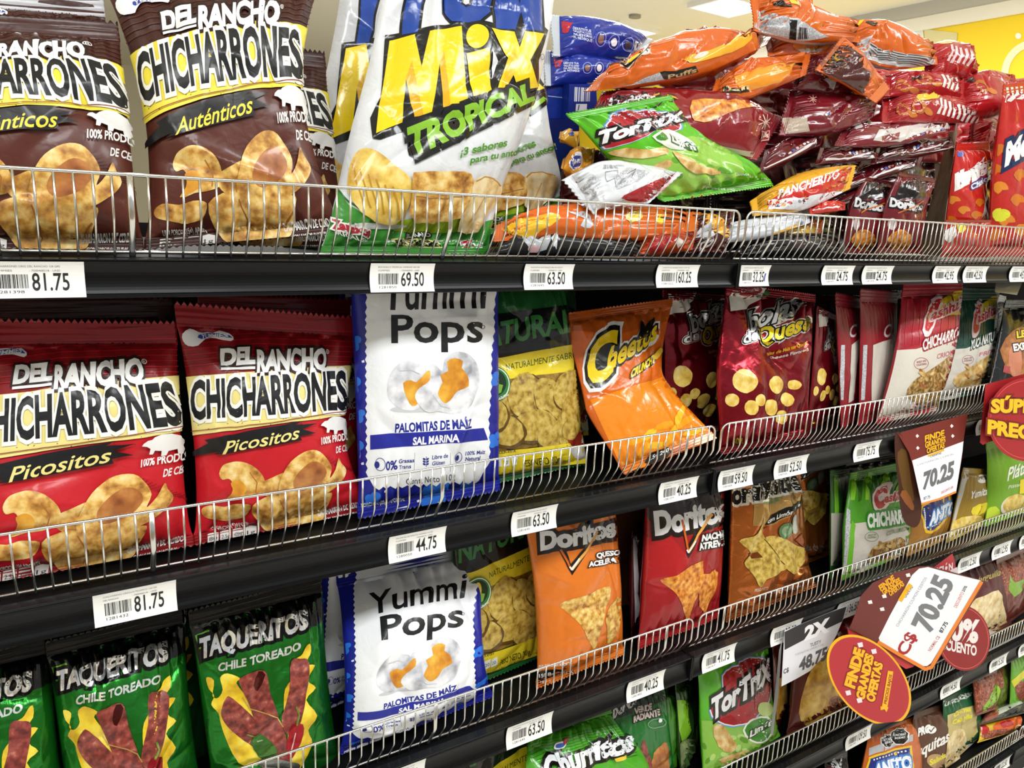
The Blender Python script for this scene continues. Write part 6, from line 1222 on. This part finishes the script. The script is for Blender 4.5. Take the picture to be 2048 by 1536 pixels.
lie('dark bag with yellow flaps in the wire basket at the bay joint', [(0, 1372, 508, 1384, 430), (1, 1450, 508, 1466, 420)], .045, .08, '4a1a18', dk, T=.04, seed=274, wr=3)
def ws(pr): pr.p_([(1540, 470), (1580, 452), (1600, 440), (1590, 466), (1560, 484)], 'd8a02a', 2); pr.line([(1450, 470), (1520, 450), (1600, 428)], 1, '9a9ea6'); pr.p_([(1530, 446), (1544, 443), (1546, 460), (1532, 463)], 'b8bcc4')
lie('white-backed bag slanting through the wire basket across the bay joint', [(0, 1432, 488, 1424, 452), (.5, 1520, 478, 1516, 436), (1, 1620, 446, 1616, 416)], .05, .08, 'ccd0d8', ws, T=.025, seed=275)
def yr(pr):
    pr.p_([(1532, 408), (1560, 388), (1650, 352), (1690, 340), (1700, 356), (1660, 396), (1560, 412)], 'c22a20', 2); pr.p_([(1536, 418), (1538, 398), (1600, 396), (1690, 378), (1668, 404), (1640, 420)], 'e6e6ea')
    for k, c in enumerate(['1f2a4a', 'd8a02a', 'b82a2a', 'd8d8dc', '8a8a92', '2a2a30']): pr.e_(1558 + 10 * k, 410 - 1.8 * k, 4, 3.4, c, n=10)
    pr.t_('RANCHERITO', 1556, 396, 1672, 358, 17, 'f2ece6', .04, up=(.2, -1)); pr.p_([(1594, 346), (1612, 326), (1650, 314), (1668, 318), (1640, 328), (1612, 342)], 'dor', 2)
lie('yellow and red bag lying on the wire fence after the bay joint', [(0, 1506, 432, 1500, 402), (.5, 1600, 424, 1600, 344), (1, 1700, 378, 1712, 330)], .06, .09, 'e0a426', yr, T=.045, seed=276)
lie('orange-yellow bag end low behind the wire fence after the bay joint', [(0, 1540, 500, 1530, 450), (1, 1640, 480, 1646, 440)], .08, .11, 'b8561c', lambda pr: pr.p_([(1560, 470), (1620, 452), (1630, 466), (1570, 488)], 'c8a03a', 2), T=.03, seed=277)
lie('black filler bag in place of shadow behind the wire fence after the bay joint', [(0, 1480, 509, 1484, 470), (1, 1690, 508, 1690, 470)], .055, .09, '141012', lambda pr: pr.e_(1600, 490, 16, 8, '3a2a2c'), T=.035, seed=278)  # filler whose black film paints the shadow low behind the fence
lie('red bag corner beside the standing dark red chip bags above the wire fence', [(0, 1620, 430, 1616, 408), (1, 1690, 420, 1690, 404)], .05, .07, 'c02a1e', lambda pr: pr.line([(1626, 420), (1680, 412)], 3, 'f0ece8'), T=.02, seed=279)
# red snack bags at the far end
def cr(pr, pts):
    for k, (x, y, r) in enumerate(pts): pr.ring(x, y, 16, 12, 6, 'b8661e', r, 18); pr.e_(x + 20, y + 10, 10, 6, 'c8742a', r, 12)
GR = 'red snack bags at the far end of the top shelf'
def fing(pr, x, y, n=5, dx=9, dy=3, c='e8e2de'):
    for k in range(n): pr.line([(x + dx * k, y + dy * k), (x + dx * k + 2, y + 14 + dy * k), (x + dx * k - 3, y + 28 + dy * k)], 5, c)
REDS = [([(0, 1850, 152, 1846, 96), (.5, 1895, 156, 1895, 80), (1, 1958, 160, 1948, 92)], .17, lambda pr: (fing(pr, 1900, 92, 6, 9, 3, 'e6c8c8'), pr.p_([(1846, 86), (1880, 80), (1910, 84), (1880, 92)], 'd8c07a', 2)), 'red bag with pinkish stripes, topmost of the red ones before the yellow wall'),
        ([(0, 1768, 192, 1772, 150), (.5, 1850, 196, 1850, 144), (1, 1928, 200, 1926, 152)], .14, lambda pr: (cr(pr, [(1806, 172, 20), (1850, 160, 0)]), fing(pr, 1886, 148, 4, 9, 2), pr.p_([(1828, 148), (1850, 146), (1846, 156), (1830, 156)], '2a1814')), 'red bag with ring snacks print and white striped end, second from the top'),
        ([(0, 1762, 246, 1766, 196), (.5, 1850, 248, 1850, 190), (1, 1966, 246, 1962, 200)], .12, lambda pr: (cr(pr, [(1806, 218, 10), (1838, 212, 40)]), fing(pr, 1880, 198, 9, 9, 3), pr.p_([(1832, 192), (1872, 188), (1874, 198), (1836, 202)], 'e0c02a', 2)), 'red bag with ring snacks and long row of white stripes above the cardboard divider'),
        ([(0, 1918, 232, 1922, 160), (.5, 1975, 240, 1970, 138), (1, 2034, 220, 2030, 150)], .13, lambda pr: (cr(pr, [(1965, 172, 30)]), pr.p_([(1930, 160), (1946, 152), (1954, 162), (1940, 168)], '2a1814')), 'round-bellied red bag against the yellow wall beside the striped one'),
        ([(0, 1940, 300, 1944, 240), (1, 1995, 300, 2000, 230)], .16, lambda pr: fing(pr, 1985, 256, 3, 6, 8), 'dark red bag end in the gap behind the divider')]
for i, (q, Y, f, lb) in enumerate(REDS): lie(lb, q, Y, Y + .04, 'a81a20', f, T=.055, seed=281 + i, group=GR, wr=1.8)
def men(pr, x=0, y=0, s=1.0, k=0):
    P, Tx = pr.p_, pr.t_; f = lambda a, b: (x + (a - 1914) * s + 1914, y + (b - 371) * s + 371)
    for j, (a, b, r) in enumerate([(1900, 440, 20), (1925, 420, 60), (1950, 430, 0), (1905, 400, 40), (1960, 405, 30), (1930, 465, 10), (1960, 460, 50), (1895, 480, 0), (1975, 440, 20), (1920, 492, 30)]): P([f(a - 12, b), f(a - 4, b - 8), f(a + 8, b - 6), f(a + 13, b + 2), f(a + 4, b + 3), f(a - 2, b + 9)], 'd8842a' if j % 2 else 'c86a1c', 2)
    pr.e_(*f(1922, 308), 7 * s, 6 * s, '5a6ab0')
    Tx('Meneitos', *f(1912, 374), *f(1982, 338), 23 * s, 'f2f0ee', .05, [('a82028', .12), ('f2f0ee', .17)], up=(.05, -1)); Tx('Clásico', *f(1940, 380), *f(1984, 358), 11 * s, 'f2f0ee', .04, ('2a4a9a', .13), up=(0, -1))
lie('red and orange snack bag with white slanted lettering standing behind the divider', [(0, 1884, 510, 1984, 512), (.6, 1898, 380, 1984, 380), (1, 1914, 286, 1978, 284)], .085, .105, 'c0261f', men, T=.05, seed=291, wr=1.6, group=GR)
def men2(pr):
    for j, (a, b) in enumerate([(2000, 300), (2030, 290), (1990, 340), (2000, 375), (2036, 400), (2010, 440), (1990, 470), (2040, 460), (2044, 350)]): pr.p_([(a - 16, b), (a - 5, b - 12), (a + 12, b - 9), (a + 18, b + 4), (a + 5, b + 5), (a - 4, b + 13)], 'd8842a' if j % 2 else 'c86a1c', 2)
    pr.t_('Meneitos', 2012, 330, 2160, 250, 46, 'f2f0ee', .06, [('a81c26', .1), ('18244e', .16)], up=(.15, -1)); fing(pr, 2014, 176, 5, 9, -2)
    pr.e_(2005, 428, 14, 10, 'd8d83a'); pr.p_([(1984, 424), (2000, 416), (2010, 440), (1990, 442)], 'd8d83a', 2)
lie('large red snack bag with a big white M cut by the frame edge', [(0, 1974, 512, 2130, 514), (.5, 1982, 350, 2140, 340), (1, 2008, 168, 2120, 150)], .055, .075, 'bc241e', men2, T=.07, seed=292, wr=1.4, group=GR)
lie('small red snack bag low behind the wire fence, beside the large red one', [(0, 1880, 514, 1978, 515), (1, 1890, 440, 1984, 440)], .035, .05, 'b0261e', lambda pr: (pr.p_([(1886, 470), (1905, 452), (1915, 470), (1900, 486)], 'e6e2de', 2), pr.p_([(1915, 450), (1930, 446), (1936, 458), (1920, 466)], 'd0d03a', 2)), T=.02, seed=293, group=GR)
# corrugated divider board
V = [unproj(1834, 508, .20), unproj(1880, 512, .05), unproj(1916, 244, .14), unproj(1898, 262, .22)]
V2 = [v + np.array([.004, .0015, 0]) for v in V]
o = mesh_obj('cardboard_divider', [*V, *V2], [[0, 1, 2, 3], [7, 6, 5, 4], [0, 4, 5, 1], [1, 5, 6, 2], [2, 6, 7, 3], [3, 7, 4, 0]], mat('divider_board', 'a89078', .8, noise=(30, [(.3, 'a08870'), (.7, 'bca68e')], 3)), smooth=False)
tag(o, 'brown cardboard divider standing between the maroon stack and the red snack bags', 'divider')
# ---------------------------------------------------------------- hanging and wobbling price signs
# round red sign beside the second rail
Ys = -.045
c = Card([(0, unproj(1940, 960, Ys), unproj(2200, 930, Ys - .01)), (1, unproj(1940, 740, Ys), unproj(2200, 700, Ys - .01))])
root = empty('promotion_sign', unproj(2000, 840, Ys + .01), 'round red sign with yellow SÚPER PRECIO lettering, cut by the frame edge', 'sign')
rc = Card([(0, unproj(1930, 960, Ys + .012), unproj(2200, 930, Ys)), (1, unproj(1930, 740, Ys + .012), unproj(2200, 700, Ys))])
rc.build('clip', [(1971, 769), (2048, 748), (2120, 735), (2120, 780), (1990, 800), (1985, 880), (1966, 890), (1960, 885)], 'a81e24', root)
c.pr.ring(2056, 839, 76, 79, 1.2, 'e05a58')
c.pr.t_('SÚPER', 1983, 824, 2086, 824, 26, 'f2c21c', .055, ('7a1410', .1), up=(.05, -1)); c.pr.t_('PRECIO', 1976, 866, 2100, 884, 27, 'f2c21c', .055, ('7a1410', .1), up=(.05, -1))
c.build('disc', [(2056 + 81 * math.cos(k * math.pi / 24), 839 + 84 * math.sin(k * math.pi / 24)) for k in range(48)], 'a81a22', root)

# hanging paper sign with a looped strip, 70.25, under the second rail
root = empty('price_sign', unproj(1860, 860, -.02), 'hanging brown and white 70.25 price sign under the second rail', 'sign')
c = Card([(0, unproj(1832, 1030, -.045), unproj(1925, 1000, -.035)), (.5, unproj(1812, 950, -.03), unproj(1925, 905, -.02)), (1, unproj(1792, 868, -.006), unproj(1936, 826, -.006))])
P = c.pr
P.p_([(1824, 921), (1928, 882), (1912, 984), (1843, 1008)], 'f0f0f4')
P.t_('FINDE', 1850, 884, 1888, 872, 13, 'f2b41c', .04, ('5a1410', .1), up=(0, -1)); P.t_('GRANDES', 1850, 896, 1890, 884, 12, 'f2b41c', .04, ('5a1410', .1), up=(0, -1)); P.t_('OFERTAS', 1853, 907, 1888, 895, 11, 'f2b41c', .04, ('5a1410', .1), up=(0, -1)); P.line([(1856, 912), (1887, 900)], 4, 'f2b41c')
P.t_('CASHITAS', 1860, 915, 1882, 908, 4, '5a5a60', .02, up=(0, -1)); P.t_('CHICHARRON C/LIMON', 1834, 932, 1906, 910, 4, '9a9aa0', .0, up=(0, -1))
P.t_('70.25', 1846, 978, 1905, 955, 34, '6a6a6e', .05, up=(.08, -1)); P.t_('87.75', 1847, 1000, 1860, 996, 6, '4a4a4e', .02, up=(0, -1)); P.t_('DESCUENTO 20%', 1882, 988, 1906, 976, 5, 'c85a5a', .02, up=(0, -1))
for x, y in ((1834, 872), (1835, 896), (1903, 852), (1905, 872)): P.p_([(x, y - 4), (x + 4, y), (x, y + 4), (x - 3, y)], 'f2e4e0')
P.line([(1843, 1008), (1878, 998), (1911, 984)], 4, 'e88a34')
c.build('front_leaf', [(1795, 866), (1860, 848), (1936, 828), (1930, 880), (1912, 986), (1878, 1000), (1843, 1011), (1834, 960), (1818, 905)], '74281f', root, th=.0005)
c = Card([(0, unproj(1794, 1068, -.010), unproj(1846, 1060, -.030)), (.5, unproj(1788, 960, -.004), unproj(1844, 955, -.028)), (1, unproj(1785, 862, -.003), unproj(1822, 860, -.012))])
c.pr.p_([(1795, 905), (1812, 900), (1822, 960), (1828, 1000), (1812, 1000), (1798, 940)], '6a4a1c', 2); c.pr.p_([(1800, 990), (1812, 980), (1828, 1012), (1822, 1020)], '9a5a2a', 2)
c.build('back_leaf', [(1790, 868), (1800, 866), (1812, 885), (1826, 918), (1838, 965), (1843, 1005), (1842, 1036), (1834, 1053), (1822, 1054), (1808, 1042), (1800, 1010), (1796, 960), (1790, 910)], '4a2418', root, sm=2)

# grey two-for-one sign on the third rail, its second leaf edge-on
root = empty('price_sign', unproj(1600, 1260, -.01), 'grey and white 2X sign on the third rail beside the lime chip bag', 'sign')
c = Card([(0, unproj(1555, 1380, -.035), unproj(1670, 1330, -.03)), (1, unproj(1568, 1262, -.006), unproj(1700, 1208, -.006))])
P = c.pr
P.p_([(1569, 1264), (1620, 1238), (1693, 1213), (1684, 1243), (1630, 1268), (1569, 1300)], '3c3b3c')
P.t_('2X', 1610, 1280, 1654, 1263, 27, 'f2f2f4', .06, up=(.06, -1)); P.t_('TUSTY', 1620, 1294, 1642, 1286, 7, '55555a', .01, up=(0, -1)); P.t_('TOSTADITAS LIMON Y SAL', 1590, 1312, 1648, 1290, 4, '9a9aa0', 0., up=(0, -1))
P.t_('48.75', 1598, 1342, 1652, 1318, 26, '5a5a5e', .04, up=(.1, -1)); P.t_('C$', 1567, 1348, 1577, 1343, 9, '3a3a3e', .03, up=(0, -1))
c.build('front_leaf', [(1569, 1262), (1620, 1237), (1696, 1211), (1690, 1230), (1672, 1272), (1648, 1312), (1620, 1342), (1592, 1358), (1563, 1373)], 'dfe0e6', root)
c = Card([(0, unproj(1540, 1472, -.02), unproj(1552, 1472, -.034)), (.5, unproj(1552, 1366, -.012), unproj(1564, 1360, -.03)), (1, unproj(1560, 1280, -.004), unproj(1568, 1266, -.008))])
c.build('back_leaf', [(1567, 1268), (1563, 1290), (1560, 1340), (1556, 1390), (1548, 1450), (1546, 1471), (1542, 1468), (1540, 1430), (1549, 1370), (1556, 1310)], 'b9b8bf', root)

# the large tilted 70.25 sign with its round end and the red oval behind it
root = empty('price_sign', unproj(1790, 1140, -.02), 'large tilted brown and white 70.25 sign with a round yellow-edged end', 'sign')
Yb = -.075
def tilt(dx=0): return Card([(0, unproj(1640, 1460, Yb - .02 + dx), unproj(2000, 1420, Yb - .01 + dx)), (1, unproj(1660, 1110, Yb + .03 + dx), unproj(2000, 1090, Yb + .04 + dx))])
c = tilt(); P = c.pr
P.p_([(1824, 1150), (1838, 1137), (1856, 1134), (1900, 1146), (1962, 1161), (1957, 1172), (1862, 1326), (1854, 1332), (1845, 1332), (1800, 1306), (1760, 1284), (1757, 1276), (1780, 1230)], 'eef0f5')
P.t_('70.25', 1858, 1262, 1902, 1170, 36, '85868a', .06, up=(-.86, -.50)) if False else P.t_('70.25', 1860, 1264, 1906, 1166, 42, '77787c', .05, up=(-.90, -.42))
P.t_('CHICHARRON C/LIMON CESITOS', 1796, 1254, 1854, 1156, 6, '9a9ba0', 0., up=(-.9, -.42)); P.t_('CASHITAS', 1811, 1196, 1826, 1174, 8, '5a5b60', .01, up=(-.9, -.42))
P.t_('C$', 1812, 1312, 1834, 1272, 24, 'a81c26', .03, up=(-.9, -.42)); P.t_('87.75', 1884, 1266, 1896, 1246, 8, '2a2a2e', .03, up=(-.9, -.42)); P.t_('NORMAL C$', 1861, 1303, 1880, 1274, 7, 'b8503a', .01, up=(-.9, -.42)); P.t_('DESCUENTO', 1913, 1216, 1928, 1186, 7, 'd05a50', .01, up=(-.9, -.42)); P.t_('20%', 1928, 1184, 1934, 1173, 6, '3a3a3e', .02, up=(-.9, -.42))
for a, b, w in (('FINDE', (1764, 1192), (1782, 1160)), ('GRANDES', (1776, 1192), (1796, 1156)), ('OFERTAS', (1788, 1192), (1806, 1162))) if False else ():
    pass
P.t_('FINDE', 1762, 1182, 1790, 1160, 12, 'f0a81c', .05, up=(-.45, -.88)); P.t_('GRANDES', 1767, 1190, 1802, 1164, 11, 'f0a81c', .05, up=(-.45, -.88)); P.t_('OFERTAS', 1780, 1192, 1808, 1170, 10, 'f0a81c', .05, up=(-.45, -.88)); P.line([(1800, 1200), (1812, 1180), (1820, 1170)], 9, 'f0b01c')
for x, y in ((1740, 1204), (1764, 1218), (1768, 1192), (1816, 1150)): P.p_([(x - 5, y - 2), (x + 3, y - 4), (x + 5, y + 3), (x - 3, y + 4)], 'f4ece8')
P.line([(1962, 1164), (1900, 1268), (1862, 1334), (1850, 1338), (1800, 1310), (1756, 1284)], 7, 'e8832a')
c.build('card', [(1699, 1256), (1712, 1225), (1722, 1192), (1745, 1166), (1790, 1145), (1838, 1133), (1858, 1132), (1905, 1144), (1968, 1162), (1964, 1174), (1905, 1272), (1866, 1338), (1850, 1342), (1800, 1314), (1748, 1284)], '6b2a24', root)
c2 = tilt(.004); c2.build('flap', [(1695, 1256), (1750, 1284), (1800, 1310), (1840, 1322), (1826, 1334), (1812, 1338), (1770, 1312), (1700, 1290)], 'c03038', root)
c3 = tilt(-.012); P = c3.pr
E_ = [(1738 + 105 * math.cos(t) * math.cos(.87) - 66 * math.sin(t) * math.sin(.87), 1360 + 105 * math.cos(t) * math.sin(.87) + 66 * math.sin(t) * math.cos(.87)) for t in [k * math.pi / 24 for k in range(48)]]
E2 = [(1738 + (x - 1738) * .945, 1360 + (y - 1360) * .945) for x, y in E_]; P.p_(E2, 'b32a32')
u = (-.93, -.36)
P.t_('FINDE', 1708, 1376, 1728, 1302, 21, 'f5b41c', .06, ('8a1a16', .1), up=u); P.t_('GRANDES', 1727, 1400, 1746, 1312, 17, 'f5b41c', .06, ('8a1a16', .1), up=u); P.t_('OFERTAS', 1747, 1404, 1764, 1328, 17, 'f5b41c', .06, ('8a1a16', .1), up=u)
P.line([(1768, 1416), (1780, 1344)], 11, 'f5b41c'); P.p_([(1760, 1412), (1776, 1414), (1772, 1424), (1768, 1418), (1760, 1420)], 'f5b41c'); P.t_('PRECIOS BAJOS', 1772, 1408, 1783, 1350, 6, '8a1a16', .03, up=u)
for x, y in ((1720, 1289), (1747, 1302), (1696, 1385), (1718, 1400)): P.p_([(x - 6, y - 3), (x + 4, y - 5), (x + 6, y + 4), (x - 3, y + 6)], 'e8dce2')
c3.build('round_end', E_, 'f2b01c', root)
root = empty('promotion_sign', unproj(1925, 1280, -.02), 'dark red oval sign with a white percent sign on the third rail', 'sign')
c = Card([(0, unproj(1860, 1360, -.055), unproj(2000, 1330, -.045)), (1, unproj(1860, 1110, -.006), unproj(2000, 1080, -.002))]); P = c.pr
P.ring(1927, 1276, 50, 62, 1.2, 'd86a62', -10); P.t_('20%', 1880, 1276, 1953, 1284, 44, 'ece4e0', .05, up=(.1, -1)); P.t_('DESCUENTO', 1866, 1294, 1952, 1311, 20, 'ece4e0', .04, up=(.05, -1))
c.build('oval', [(1927 + 53 * math.cos(t) * .985 + 66 * math.sin(t) * .17, 1276 - 53 * math.cos(t) * .17 + 66 * math.sin(t) * .985) for t in [k * math.pi / 20 for k in range(40)]], '8e151a', root)
c = Card([(0, unproj(1840, 1200, -.012), unproj(1930, 1170, -.008)), (1, unproj(1840, 1120, -.006), unproj(1930, 1090, -.003))])
c.pr.t_('OPCIÓN', 1862, 1152, 1905, 1138, 13, 'f0e4e2', .04, up=(0, -1)); c.pr.p_([(1900, 1140), (1914, 1134), (1916, 1150), (1902, 1152)], 'eadcdc')
c.build('tab', [(1866, 1136), (1905, 1107), (1910, 1125), (1914, 1148), (1900, 1168), (1870, 1160)], 'b8303a', root)
